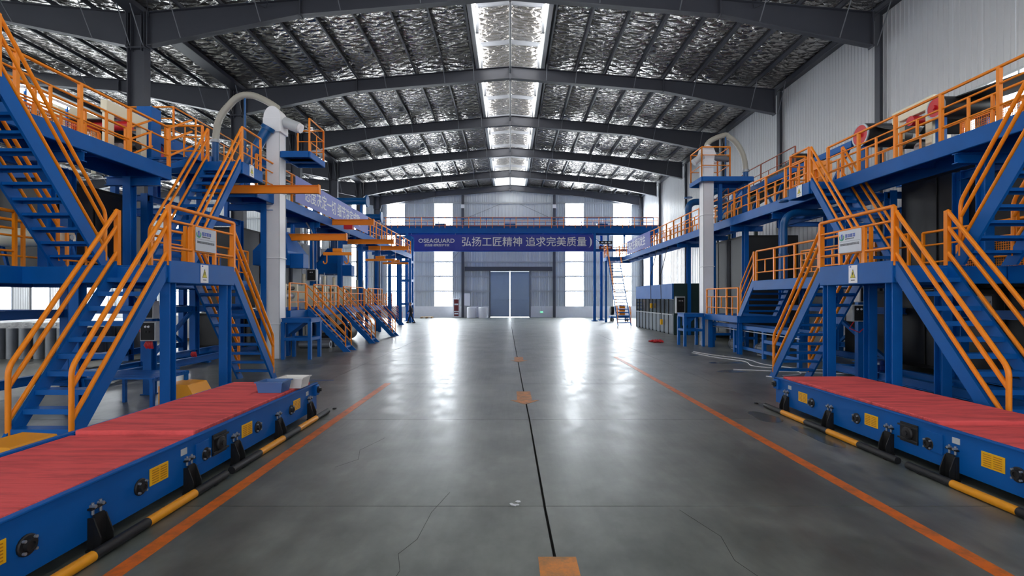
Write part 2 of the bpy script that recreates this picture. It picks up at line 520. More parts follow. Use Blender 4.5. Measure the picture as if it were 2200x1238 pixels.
def stair(name, label, B, T, v, rails=(0, 1), hs=(1.0, 0.72, 0.25), rise_step=0.24, r=0.036, group=None, depth=0.32, railmat=ORANGE, topext=0.0, smat=BLUE):
    B = V(B); T = V(T); v = V(v)
    d = T - B; rise = d.z; u = V((d.x, d.y, 0)); run = u.length; u.normalize(); m = rise / run
    root = thing(name, label, 'stairs', B, group)
    up, dn = depth * 0.38, depth * 0.62
    wn = v.normalized() * 0.05
    for k in (0, 1):
        base = B + (V((0, 0, 0)) if k == 0 else v - wn)
        P = lambda s, z: base + u * s + V((0, 0, z))
        mb = MB()
        mb.prism([P(-up / m, 0), P(dn / m, 0), P(run, rise - dn), P(run, rise + up * 0.6), P(run - up * 0.4 / m, rise + up * 0.6)], wn)
        mb.build('stringer', smat, root)
    n = max(2, round(rise / rise_step))
    td = max(0.2, run / n * 1.15)
    wid = v.length - 0.1
    def mk():
        mb = MB()
        mb.box(-td / 2, td / 2, -wid / 2, wid / 2, -0.012, 0.012)
        mb.box(-td / 2, -td / 2 + 0.012, -wid / 2, wid / 2, -0.065, -0.012)
        mb.box(td / 2 - 0.012, td / 2, -wid / 2, wid / 2, -0.04, -0.012)
        return mb.mesh('tread', smat)
    me = cached(('tread', round(td, 3), round(wid, 3), smat.name), mk)
    y = V((0, 0, 1)).cross(u)
    for i in range(1, n):
        c = B + v * 0.5 + u * (run * i / n + 0.02) + V((0, 0, rise * i / n))
        M = Matrix(((u.x, y.x, 0, c.x), (u.y, y.y, 0, c.y), (0, 0, 1, c.z), (0, 0, 0, 1)))
        add('tread', me, root, M)
    for k in rails:
        base = B + (wn * 0.5 if k == 0 else v - wn * 0.5)
        P = lambda s, z: base + u * s + V((0, 0, z))
        s0 = 0.10
        mb = MB().tube(arc_pts([P(s0, m * s0 + 0.02), P(s0, m * s0 + hs[0]), P(run, rise + hs[0])], 0.12, 5), r, 9)
        mb.build('handrail', railmat, root)
        for h in hs[1:]:
            tube(root, 'rail', P(s0, m * s0 + h - 0.0), P(run, rise + h), r * 0.92, railmat, 9)
        bar(root, 'post', P(run, rise), P(run, rise + hs[0]), r * 2.1, r * 2.1, railmat)
    return root

def platform(name, label, x0, x1, y0, y1, z, bh=0.3, cat='platform', joist=1.3, mat=BLUE, group=None, toe=0.0):
    x0, x1 = sorted((x0, x1))
    root = thing(name, label, cat, ((x0 + x1) / 2, (y0 + y1) / 2, z - bh), group)
    bbox(root, 'deck_plate', x0 + 0.03, x1 - 0.03, y0 + 0.03, y1 - 0.03, z - 0.03, z, mat)
    for x in (x0, x1):
        s = -1 if x == x0 else 1
        bbox(root, 'edge_beam', x - 0.03, x + 0.03, y0, y1, z - bh, z + toe, mat)
    for y in (y0, y1):
        bbox(root, 'edge_beam', x0 + 0.03, x1 - 0.03, y - 0.025, y + 0.025, z - bh, z + 0.0, mat)
    n = int((y1 - y0) / joist)
    for i in range(1, n):
        y = y0 + (y1 - y0) * i / n
        hbeam(root, 'joist', (x0 + 0.03, y, z - 0.03 - 0.09), (x1 - 0.03, y, z - 0.03 - 0.09), 0.16, 0.08, mat)
    return root

def warning_sign(loc, side, label, w=0.25, h=0.36):
    root = thing('warning_sign', label, 'sign', loc, 'warning signs on the landings')
    M = face_m(loc, side)
    def pl(name, pts, mat, d0, d1):
        mb = MB(); mb.prism([M @ V((x, y, d0)) for x, y in pts], (M.to_3x3() @ V((0, 0, d1 - d0))))
        return mb.build(name, mat, root)
    pl('sheet', [(-w / 2, -h / 2), (w / 2, -h / 2), (w / 2, h / 2), (-w / 2, h / 2)], SIGNW, 0.0, 0.006)
    pl('triangle_border', [(-w * 0.3, -h * 0.22), (w * 0.3, -h * 0.22), (0, h * 0.28)], PRINTK, 0.006, 0.009)
    pl('triangle', [(-w * 0.25, -h * 0.195), (w * 0.25, -h * 0.195), (0, h * 0.22)], PRINTY, 0.009, 0.012)
    pl('mark_bar', [(-.008, -h * .06), (.008, -h * .06), (.012, h * .1), (-.012, h * .1)], PRINTK, 0.012, 0.014)
    pl('mark_dot', [(-.008, -h * .13), (.008, -h * .13), (.008, -h * .09), (-.008, -h * .09)], PRINTK, 0.012, 0.014)
    pl('caption', [(-w * 0.22, -h * 0.36), (w * 0.22, -h * 0.36), (w * 0.22, -h * 0.32), (-w * 0.22, -h * 0.32)], PRINTK, 0.006, 0.008)
    pl('corner_mark', [(-w * 0.36, h * 0.38), (-w * 0.2, h * 0.38), (-w * 0.2, h * 0.46), (-w * 0.36, h * 0.46)], PRINTB, 0.006, 0.008)

def plaque(loc, side, label, w, h):
    root = thing('company_plaque', label, 'sign', loc, 'maker plaques on the landing rails')
    M = face_m(loc, side)
    def pl(name, pts, mat, d0, d1):
        mb = MB(); mb.prism([M @ V((x * w, y * h, d0)) for x, y in pts], (M.to_3x3() @ V((0, 0, d1 - d0))))
        return mb.build(name, mat, root)
    R = lambda x0, x1, y0, y1: [(x0, y0), (x1, y0), (x1, y1), (x0, y1)]
    pl('plate', R(-.5, .5, -.5, .5), PLAQUE, 0, 0.012)
    # round emblem: a "1"-like stem in a crescent
    mb = MB(); c = V((-.36, .22)); n = 14
    ring = []
    for k in range(n + 1):
        a = math.radians(150 + 250 * k / n)
        ring.append((a, 0.075, 0.11 + 0.02 * math.sin(math.pi * k / n)))
    for (a0, r0, q0), (a1, r1, q1) in zip(ring[:-1], ring[1:]):
        P = lambda a, r: M @ V(((c.x + math.cos(a) * r) * w, (c.y + math.sin(a) * r * 1.3) * h, 0.014))
        mb.poly([P(a0, r0), P(a0, q0), P(a1, q1), P(a1, r1)])
    mb.build('emblem_crescent', PRINTG, root)
    pl('emblem_stem', [(-.375, .10), (-.33, .10), (-.33, .36), (-.36, .36), (-.40, .31), (-.40, .28), (-.375, .29)], PRINTB, 0.012, 0.015)
    # four bold blue characters, a small black line, a rule and a row of small characters (too blurred to read)
    for k in range(4):
        x = -.2 + k * .115
        mb = MB()
        for (a, b, e, f) in ((0, .1, .30, .325), (0, .1, .20, .22), (.0, .1, .255, .27), (.02, .035, .17, .325), (.065, .08, .17, .325)):
            mb.prism([M @ V((px * w, py * h, 0.012)) for px, py in R(x + a, x + b, e, f)], M.to_3x3() @ V((0, 0, .003)))
        mb.build('blue_character', PRINTB, root)
    pl('small_line', R(-.2, .2, .10, .135), PRINTK, 0.012, 0.014)
    pl('rule', R(-.45, .47, .0, .008), PRINTK, 0.012, 0.014)
    for k in range(13):
        x = -.43 + k * .066
        mb = MB()
        for (a, b, e, f) in ((0, .048, -.10, -.085), (0, .048, -.16, -.145), (.0, .011, -.18, -.08), (.036, .048, -.18, -.08)):
            mb.prism([M @ V((px * w, py * h, 0.012)) for px, py in R(x + a, x + b, e, f)], M.to_3x3() @ V((0, 0, .002)))
        mb.build('small_character', PRINTK, root)

# ================================================================== THE SETTING
Y0, Y1 = -12.0, 53.6
XR = 14.35
RIDGE_L = -28.6
def zroof(x):
    c = 0.0 if x > -14.3 else RIDGE_L
    return 14.52 - 0.087 * abs(x - c)

# floor: slabs with open joints
fl = MB().box(-43.5, 15, Y0 - 1, Y1 + 1, -0.4, -0.06).solo('floor', JOINT, (0, 0, 0)); tag(fl, None, None, None, 'structure')
rows = [5.04 + 3.58 * k for k in range(-5, 14)] + [Y1 + 0.6]
rows[0] = Y0 - 0.6
seam = lambda y: 0.37 - 0.0086 * (y - 4) + 0.012 * math.sin(y * 0.8)
cols = [lambda y: -43.4, lambda y: -28.6, lambda y: -20.0, lambda y: -12.0, lambda y: -4.68, seam, lambda y: 5.1, lambda y: 14.9]
for ya, yb in zip(rows[:-1], rows[1:]):
    for k, (ca, cb) in enumerate(zip(cols[:-1], cols[1:])):
        gl = 0.013 if k == 5 else 0.005
        gr = 0.013 if k == 4 else 0.005
        mb = MB()
        mb.prism([(ca(ya) + gl, ya + 0.005, 0), (cb(ya) - gr, ya + 0.005, 0), (cb(yb) - gr, yb - 0.005, 0), (ca(yb) + gl, yb - 0.005, 0)], (0, 0, -0.06))
        mb.build('slab', CONC, fl)

for pts in ([(-.9, 3.55), (-.86, 3.85), (-.93, 4.1), (-.82, 4.35), (-.78, 4.9), (-.66, 5.4)], [(1.95, 3.6), (1.82, 4.0), (1.88, 4.4), (1.7, 4.95)], [(-2.2, 6.2), (-2.0, 6.5), (-2.1, 6.9), (-1.9, 7.5)]):
    mb = MB()
    for (a, b), (c, d_) in zip(pts[:-1], pts[1:]):
        mb.obox((a, b, .0), (c, d_, .0), .0035, .002)
    mb.build('hairline_crack', JOINT, fl)

# floor markings
def flat(name, pts, mat, label, cat='floor marking', group=None, z0=0.0, z1=0.003):
    c = sum((V(p) for p in pts), V((0, 0))) / len(pts)
    mb = MB(); mb.prism([(p[0], p[1], z0) for p in pts], (0, 0, z1 - z0))
    return tag(mb.solo(name, mat, (c.x, c.y, 0)), label, cat, group)
flat('painted_floor_line', [(-3.12, -4), (-2.97, -4), (-2.97, 12.3), (-3.12, 12.3)], LINEP, 'orange painted floor line along the loading table that carries the two plastic tubs', group='orange aisle lines')
flat('painted_floor_line', [(3.71, -4), (3.86, -4), (3.86, 17.8), (3.71, 17.8)], LINEP, 'orange painted floor line on the side of the tall ribbed white wall', group='orange aisle lines')
for (yy, lab) in ((4.05, 'amber painted arrow stem on the floor at the bottom edge of the picture'), (11.2, 'faded orange painted arrow on the mid floor beside the dark seam'), (17.7, 'faint worn orange arrow on the floor, the most distant one')):
    xx = 0.385 if yy < 5 else 0.30
    flat('painted_floor_arrow', [(xx - .155, yy), (xx + .155, yy), (xx + .155, yy - .95), (xx + .30, yy - .95), (xx, yy - 1.35), (xx - .30, yy - .95), (xx - .155, yy - .95)], ARROWP, lab, group='orange floor arrows')
flat('floor_tape', [(-5.2, 12.68), (-4.55, 12.68), (-4.55, 12.78), (-5.2, 12.78)], TAPEB, 'short strip of blue tape stuck on the floor beyond the plastic tubs')
mb = MB()
for k in range(5):
    a, b = random.uniform(-.06, .06), random.uniform(-.05, .05); s = random.uniform(.02, .035)
    mb.prism([(.07 + a + s * math.cos(t + k) * random.uniform(.7, 1.2), 5.1 + b + s * math.sin(t + k), .001 + .002 * k) for t in (0, 1.2, 2.4, 3.6, 4.9)], (0, 0, .002))
tag(mb.solo('paper_scrap', PRINTW, (.07, 5.1, 0)), 'torn white paper scrap lying on the floor near the middle seam', 'paper')

# end wall with tall daylight strips
wf = structure('wall_far', (0, Y1, 0))
WIN = [(-13.4, -11.4), (-8.24, -6.2), (5.97, 8.0), (11.15, 13.2)]
ALLW = WIN + [(RIDGE_L - b, RIDGE_L - a) for a, b in ((6.2, 8.2), (11.4, 13.4))] + [(RIDGE_L + a, RIDGE_L + b) for a, b in ((6.2, 8.2), (11.4, 13.0))]
DOORX = (-2.2, 2.15)
def ribbed(x0, x1, z0, z1fun, n=4, y=Y1, mat=PANELG):
    mb = MB(); w = x1 - x0; pr = []
    for k in range(n):
        a = x0 + w * k / n; q = w / n
        pr += [(a, 0.0), (a + q * .62, 0.0), (a + q * .70, -.03), (a + q * .92, -.03)]
    pr.append((x1, 0.0))
    for (xa, ya), (xb, yb) in zip(pr[:-1], pr[1:]):
        mb.poly([(xa, y + ya, z0), (xb, y + yb, z0), (xb, y + yb, z1fun(xb)), (xa, y + ya, z1fun(xa))])
    return mb
x = -43.0
while x < 14.3:
    xb = min(x + 1.02, 14.35)
    for (a, b) in ALLW + [DOORX]:
        if a <= x + 1e-6 < b: x = b; xb = min(x + 1.02, 14.35)
        if x < a < xb: xb = a
    if x >= 14.3: break
    ribbed(x + .004, xb - .004, 1.2, lambda q: zroof(q), 4).build('wall_panel', PANELG, wf)
    x = xb
for (a, b) in ALLW:
    xm = (a + b) / 2
    ribbed(a, b, 12.4, lambda q: zroof(q), 6).build('wall_panel', PANELG, wf)
for a, b in ((-43.0, DOORX[0]), (DOORX[1], 14.35)):
    bbox(wf, 'dado_wall', a, b, Y1 - .12, Y1 + .1, 0, 1.2, DADO)
ribbed(DOORX[0], DOORX[1], 5.0, lambda q: zroof(q), 12).build('wall_panel', PANELG, wf)
for z in (2.84, 4.45, 6.02, 7.6, 9.2, 10.8, 12.42):
    segs = [(-43.0, -14.6), (-14.0, 14.3)] if z > 5 else [(-43.0, -14.6), (-14.0, DOORX[0]), (DOORX[1], 14.3)]
    for a, b in segs:
        hbeam(wf, 'girt', (a, Y1 - .11, z), (b, Y1 - .11, z), .14, .10, LGREY)
for x in (-5.1, 4.75, -22.0, -33.0):
    hbeam(wf, 'wind_column', (x, Y1 - .45, 0), (x, Y1 - .45, zroof(x) - .9), .42, .26, DARK, up=(0, 1, 0))
    bbox(wf, 'column_bracket', x - .18, x + .18, Y1 - .72, Y1 - .66, 11.75, 12.15, WHITE)
for a, b in (((-5.1, 10.6), (-1, 12.3)), ((4.75, 10.6), (1, 12.3)), ((-8.2, 4.0), (-5.2, 7.5))):
    tube(wf, 'tie_rod', (a[0], Y1 - .2, a[1]), (b[0], Y1 - .2, b[1]), .02, MIDGREY, 6)
bar(wf, 'lintel_beam', (-4.9, Y1 - .35, 5.25), (4.55, Y1 - .35, 5.25), .2, .45, DARK)

for i, (a, b) in enumerate(ALLW):
    w = structure('window_%d' % (i + 1), ((a + b) / 2, Y1, 1.2))
    zs = [1.2, 2.84, 6.02, 9.2, 12.4]
    for za, zb in zip(zs[:-1], zs[1:]):
        bbox(w, 'pane', a + .03, b - .03, Y1 - .03, Y1 + .03, za + .03, zb - .03, DAYPANE)
    for xx in (a, b):
        bbox(w, 'frame', xx - .04, xx + .04, Y1 - .1, Y1 + .04, 1.2, 12.4, LGREY)
    for zz in zs:
        bbox(w, 'mullion', a, b, Y1 - .09, Y1 + .04, zz - .035, zz + .035, LGREY)

# double door
d = structure('door_1', (0, Y1, 0))
for s, (a, b) in ((-1, (DOORX[0], -.03)), (1, (0.0, DOORX[1]))):
    lf = bbox(d, 'door_leaf', a + .02, b - .02, Y1 - .08, Y1 - .02, .05, 4.95, DOORB)
    for (xa, xb, za, zb) in ((a + .05, b - .05, 1.88, 1.98), (a + .03, a + .12, .06, 4.9), (b - .12, b - .03, .06, 4.9), (a + .05, b - .05, .06, .16), (a + .05, b - .05, 4.8, 4.9)):
        bbox(lf, 'stile', xa, xb, Y1 - .11, Y1 - .08, za, zb, DOORB)
    bbox(lf, 'hinge_bolt', (b if s < 0 else a) - .16, (b if s < 0 else a) + .16, Y1 - .15, Y1 - .11, 1.9, 1.96, MIDGREY)
bbox(d, 'daylight_gap', -.045, .015, Y1 - .01, Y1 + .02, 0.0, 4.95, DAYPANE)
bbox(d, 'daylight_gap', DOORX[0], DOORX[1], Y1 - .01, Y1 + .02, 0.0, .05, DAYPANE)
for xx in DOORX:
    bbox(d, 'door_frame', xx - .08, xx + .08, Y1 - .14, Y1 + .04, 0, 5.05, MIDGREY)

# long wall beyond the right line: ribbed upper panels, ribbon window, lower panels
wr = structure('wall_right', (XR, 20, 0))
def ribbed_y(y0, y1, z0, z1, n, xx, mat, name, parent, sgn=-1):
    mb = MB(); w = y1 - y0; pr = []
    for k in range(n):
        a = y0 + w * k / n; q = w / n
        pr += [(a, 0), (a + q * .66, 0), (a + q * .74, .018), (a + q * .92, .018)]
    pr.append((y1, 0))
    for (ya, da), (yb, db) in zip(pr[:-1], pr[1:]):
        quad = [(xx + sgn * da, ya, z0), (xx + sgn * db, yb, z0), (xx + sgn * db, yb, z1), (xx + sgn * da, ya, z1)]
        mb.poly(quad[::-1] if sgn < 0 else quad)
    return mb.build(name, mat, parent)
FY = [5.0, 12.0, 19.0, 26.0, 33.0, 40.0, 47.0, 53.2]
y = Y0
while y < Y1 - .01:
    yb = min(y + 1.0, Y1)
    ribbed_y(y + .003, yb - .003, 8.6, zroof(XR) + .05, 5, XR, PANELW, 'wall_panel', wr)
    y = yb
yy = [Y0, -9, -2] + FY[:-1] + [Y1]
yr = [Y0, -9, -2, 5.0, 12.0, 15.8] + FY[2:-1] + [Y1]
for k, (a, b) in enumerate(zip(yr[:-1], yr[1:])):
    ribbed_y(a, b, 1.2, 6.9 if a < 15.7 else 8.6, 20, XR, PANELW, 'wall_panel', wr)
    bbox(wr, 'dado_wall', XR - .05, XR + .15, a, b, 0, 1.2, DADO)
    if a > 15.7: continue
    w = structure('window_%d' % (20 + k), (XR, (a + b) / 2, 6.9))
    n = 4
    for j in range(n):
        p, q = a + (b - a) * j / n, a + (b - a) * (j + 1) / n
        bbox(w, 'pane', XR, XR + .05, p + .03, q - .03, 6.95, 8.55, SIDEPANE)
        bbox(w, 'mullion', XR - .03, XR + .05, q - .03, q + .03, 6.9, 8.6, LGREY)
    for zz in (6.9, 8.58):
        bbox(w, 'frame', XR - .035, XR + .05, a, b, zz - .04, zz + .04, LGREY)

# far side wall of the neighbouring nave
wl = structure('wall_left', (-43.2, 20, 0))
for k, (a, b) in enumerate(zip(yy[:-1], yy[1:])):
    ribbed_y(a, b, 5.6, 13.4, 14, -43.1, PANELW, 'wall_panel', wl, sgn=1)
    bbox(wl, 'dado_wall', -43.3, -43.05, a, b, 0, .9, DADO)
    w = structure('window_%d' % (40 + k), (-43.1, (a + b) / 2, .9))
    for j in range(2):
        p, q = a + (b - a) * j / 2, a + (b - a) * (j + 1) / 2
        m = (p + q) / 2
        for za, zb in ((.9, 3.2), (3.2, 5.6)):
            bbox(w, 'pane', -43.15, -43.1, m - .85, m + .85, za + .04, zb - .04, SIDEPANE)
        for e in (-.9, .9):
            bbox(w, 'mullion', -43.15, -43.02, m + e - .06, m + e + .06, .9, 5.6, MIDGREY)
        ribbed_y(p, m - .9, .9, 5.6, 4, -43.1, PANELW, 'wall_panel', wl, sgn=1)
        ribbed_y(m + .9, q, .9, 5.6, 4, -43.1, PANELW, 'wall_panel', wl, sgn=1)
    for zz in (.9, 3.2, 5.6):
        bbox(w, 'frame', -43.15, -43.03, a, b, zz - .04, zz + .04, MIDGREY)

# wall behind the photographer, with wide glowing panes added for their light
wb = structure('wall_back', (0, Y0, 0))
BW = [(-43.1, -37), (-33, -24), (-20, -15.5), (-13.4, -11.4), (-8.2, -3.2), (3.2, 8.2), (11.4, 13.2)]
px = -43.1
for a, b in BW + [(14.35, 14.35)]:
    if a > px: bbox(wb, 'wall_panel', px, a, Y0 - .1, Y0, 0, 14.4, PANELG)
    px = b
for i, (a, b) in enumerate(BW):  # unseen window panes, put in as fill light
    w = structure('window_%d' % (60 + i), ((a + b) / 2, Y0, 1.2))
    bbox(w, 'pane', a, b, Y0 - .08, Y0 - .03, 1.2, 12.4, BACKFILL)
    bbox(wb, 'wall_panel', a, b, Y0 - .1, Y0, 0, 1.2, DADO)
    bbox(wb, 'wall_panel', a, b, Y0 - .1, Y0, 12.4, 14.4, PANELG)

# ------------------------------------------------------------------ roof
ce = structure('ceiling', (0, 20, 14))
BAYS = list(zip([Y0, -9, -2] + FY[:-1], [-9, -2] + FY[:-1] + [Y1]))
PUR = [1.9 + 1.53 * k for k in range(9)]          # purlin offsets from a ridge
PUR[-1] = 14.05
def sheet_mesh(w, L, dz):
    def mk():
        mb = MB(); nx, ny = 6, 10
        P = lambda i, j: (i / nx * w - w / 2, j / ny * L - L / 2, dz * (i / nx - .5) - .07 * math.sin(math.pi * i / nx) * (1 + .35 * math.sin(j * 2.1)))
        for i in range(nx):
            for j in range(ny):
                mb.poly([P(i, j), P(i, j + 1), P(i + 1, j + 1), P(i + 1, j)], True)
        me = mb.mesh('insulation_sheet', FOIL)
        return me
    return cached(('sheet', round(w, 3), round(L, 2), round(dz, 3)), mk)
def z_purlin(p, h=.2):
    def mk():
        mb = MB(); L = p
        mb.box(-L / 2, L / 2, -.006, .006, -h / 2, h / 2)
        mb.box(-L / 2, L / 2, -.006, .07, h / 2 - .008, h / 2)
        mb.box(-L / 2, L / 2, -.07, .006, -h / 2, -h / 2 + .008)
        return mb.mesh('purlin', DARK)
    return cached(('zp', round(p, 2)), mk)
for (a, b) in BAYS:
    L = b - a
    for c, signs in ((0.0, (-1, 1)), (RIDGE_L, (1, -1))):
        for s in signs:
            far_half = (c != 0.0 and s < 0)
            edges = [1.8] + PUR[1:] + [14.42]
            for xa, xb in zip(edges[:-1], edges[1:]):
                w = xb - xa; dz = -.087 * w
                cx = c + s * (xa + xb) / 2
                add('insulation_sheet', sheet_mesh(w, L, dz * s), ce, Matrix.Translation((cx, (a + b) / 2, 14.52 - .087 * (xa + xb) / 2)))
            if far_half: continue
            for p in PUR:
                x = c + s * p
                M, _ = frame_m((x, a, 0), (x, b, 0))
                M.translation = V((x, (a + b) / 2, 14.52 - .087 * p - .13))
                add('purlin', z_purlin(L), ce, M)
for p in PUR:
    M, _ = frame_m((RIDGE_L - p, Y0, 0), (RIDGE_L - p, Y1, 0)); M.translation = V((RIDGE_L - p, (Y0 + Y1) / 2, 14.52 - .087 * p - .13))
    add('purlin', z_purlin(Y1 - Y0), ce, M)
tube(ce, 'ridge_strut', (0, Y0, 13.95), (0, Y1, 13.95), .05, MIDGREY, 10)
# valley gutter between the naves
bbox(ce, 'valley_gutter', -14.62, -13.98, Y0, Y1, 13.02, 13.16, DARK)
bbox(ce, 'eave_trim', 14.05, XR, Y0, Y1, 13.02, 13.12, DARK)
# roof bracing rods and hanging lamps
for (a, b) in BAYS[3:]:
    for s in (-1, 1):
        for (xa, xb) in ((.4, 4.9), (4.9, 9.4), (9.4, 13.9)):
            if (a, b) in (BAYS[3], BAYS[4], BAYS[8]):
                for (p, q) in (((xa, a), (xb, b)), ((xb, a), (xa, b))):
                    tube(ce, 'brace_rod', (s * p[0], p[1], zroof(p[0]) - .42), (s * q[0], q[1], zroof(q[0]) - .42), .014, DARK, 5)

def lantern(c, nm, full):
    w = structure(nm, (c, 20, 14.3))
    for (a, b) in BAYS:
        n = 3
        for s in (-1, 1):
            for j in range(n):
                p, q = a + (b - a) * j / n, a + (b - a) * (j + 1) / n
                if full or j == 0:
                    pp = (p, q) if full else (a, b)
                    bbox(w, 'pane', c + s * 1.62, c + s * 1.68, pp[0] + .03, pp[1] - .03, 14.55, 15.55, SKYPANE)
                if full: bbox(w, 'mullion', c + s * 1.58, c + s * 1.64, q - .03, q + .03, 14.5, 15.6, LGREY)
            bbox(w, 'kerb', c + s * 1.6, c + s * 1.8, a, b, 14.16, 14.55, LGREY)
            me = sheet_mesh(1.75, b - a, -.087 * 1.75 * s)
            add('insulation_sheet', me, w, Matrix.Translation((c + s * .86, (a + b) / 2, 15.72)))
        if full:
            for yq in (a, (a + b) / 2):
                for s in (-1, 1):
                    bar(w, 'lantern_rafter', (c, yq, 15.62), (c + s * 1.55, yq, 15.47), .1, .2, MIDGREY)
                    bar(w, 'lantern_post', (c + s * 1.5, yq, 14.2), (c + s * 1.5, yq, 15.5), .12, .12, MIDGREY)
            tube(w, 'lantern_ridge', (c, a, 15.5), (c, b, 15.5), .04, MIDGREY, 8)
    bbox(w, 'end_panel', c - 1.7, c + 1.7, Y1 - .1, Y1, 14.2, 15.8, PANELG)
lantern(0.0, 'window_80', True)
lantern(RIDGE_L, 'window_81', False)  # unseen lantern over the neighbouring nave, added for its light

# ------------------------------------------------------------------ portal frames
ORD = {12.0: 'just out of view above', 19.0: 'cut by the top edge of the picture', 26.0: 'second in view from the camera',
       33.0: 'third in view from the camera', 40.0: 'fourth in view from the camera', 47.0: 'last one before the end wall', 53.2: 'standing flat against the far end wall'}
def rafter(root, c, s, Y, name='rafter'):
    prof = [(0.0, .64), (8.05, .62), (13.95, 1.3)] if not (Y > 53) else [(0.0, .6), (8.05, .6), (13.95, 1.0)]
    top = lambda x: 14.30 - .087 * x
    t = .012; fw = .14
    mb = MB()
    for (xa, da), (xb, db) in zip(prof[:-1], prof[1:]):
        A = lambda x, z, yy: (c + s * x, Y + yy, z)
        mb.prism([A(xa, top(xa), -t), A(xb, top(xb), -t), A(xb, top(xb) - db, -t), A(xa, top(xa) - da, -t)], (0, 2 * t, 0))
        mb.prism([A(xa, top(xa), -fw), A(xb, top(xb), -fw), A(xb, top(xb) - .025, -fw), A(xa, top(xa) - .025, -fw)], (0, 2 * fw, 0))
        mb.prism([A(xa, top(xa) - da, -fw), A(xb, top(xb) - db, -fw), A(xb, top(xb) - db + .025, -fw), A(xa, top(xa) - da + .025, -fw)], (0, 2 * fw, 0))
    mb.build(name, DARK, root)
    for x, dd in ((.02, .64), (8.05, .62), (13.9, 1.3)):
        bbox(root, 'splice_plate', c + s * x - .025, c + s * x + .025, Y - fw - .01, Y + fw + .01, top(x) - dd - .05, top(x) + .02, DARK)
    if Y < 53:
        for k, p in enumerate(PUR):
            if k % 2 == 1 or k == 0 or k == 8:
                dep = .63 if p < 8.05 else .63 + (p - 8.05) / 5.9 * .68
                tube(root, 'fly_brace', (c + s * p, Y - .12, top(p) - dep + .03), (c + s * p, Y - .85, top(p) + .1), .022, MIDGREY, 6)
for Y in FY[1:]:
    root = thing('portal_frame', 'dark grey steel portal frame under the roof, ' + ORD[Y], 'roof frame', (0, Y, 0), 'portal frames of the hall')
    for s in (-1, 1): rafter(root, 0.0, s, Y)
    rafter(root, RIDGE_L, 1, Y)
    rafter(root, RIDGE_L, -1, Y)
    hbeam(root, 'column', (-14.3, Y, 0), (-14.3, Y, 13.05), .66, .34, DARK, up=(1, 0, 0), tf=.025)
    for dx in (-.2, .2):
        for zz in (12.0,):
            bbox(root, 'stiffener', -14.3 + dx - .012, -14.3 + dx + .012, Y - .16, Y + .16, 11.6, 13.0, DARK)
    bbox(root, 'cap_plate', -14.66, -13.94, Y - .19, Y + .19, 11.68, 11.72, DARK)
    hbeam(root, 'column', (14.3, Y, 0), (14.3, Y, 13.0), .34, .26, DARK, up=(1, 0, 0), tf=.02)

# hanging high-bay lamps
for Y in (22.5, 29.5, 36.5, 43.5):
    for s in (-1, 1):
        x = s * 6.5
        lr = thing('high_bay_lamp', 'small unlit lamp under the %s roof slope, %s' % ('left' if s < 0 else 'right', {22.5: 'nearest to the camera', 29.5: 'second from the camera', 36.5: 'third from the camera', 43.5: 'closest to the end wall'}[Y]), 'lamp', (x, Y, 13.3), 'lamps under the roof')
        tube(lr, 'hanger', (x, Y, zroof(x) - .2), (x, Y, 13.52), .012, DARK, 6)
        MB().lathe([(0, .0), (.12, .0), (.2, -.2), (.19, -.2), (.1, -.03), (0, -.03)], 14, ((x, Y, 13.52), (0, 0, 1))).build('reflector', MIDGREY, lr)

# ================================================================== MACHINES, STAIRS AND WALKWAYS
SIDE = {-1: 'L', 1: 'R'}

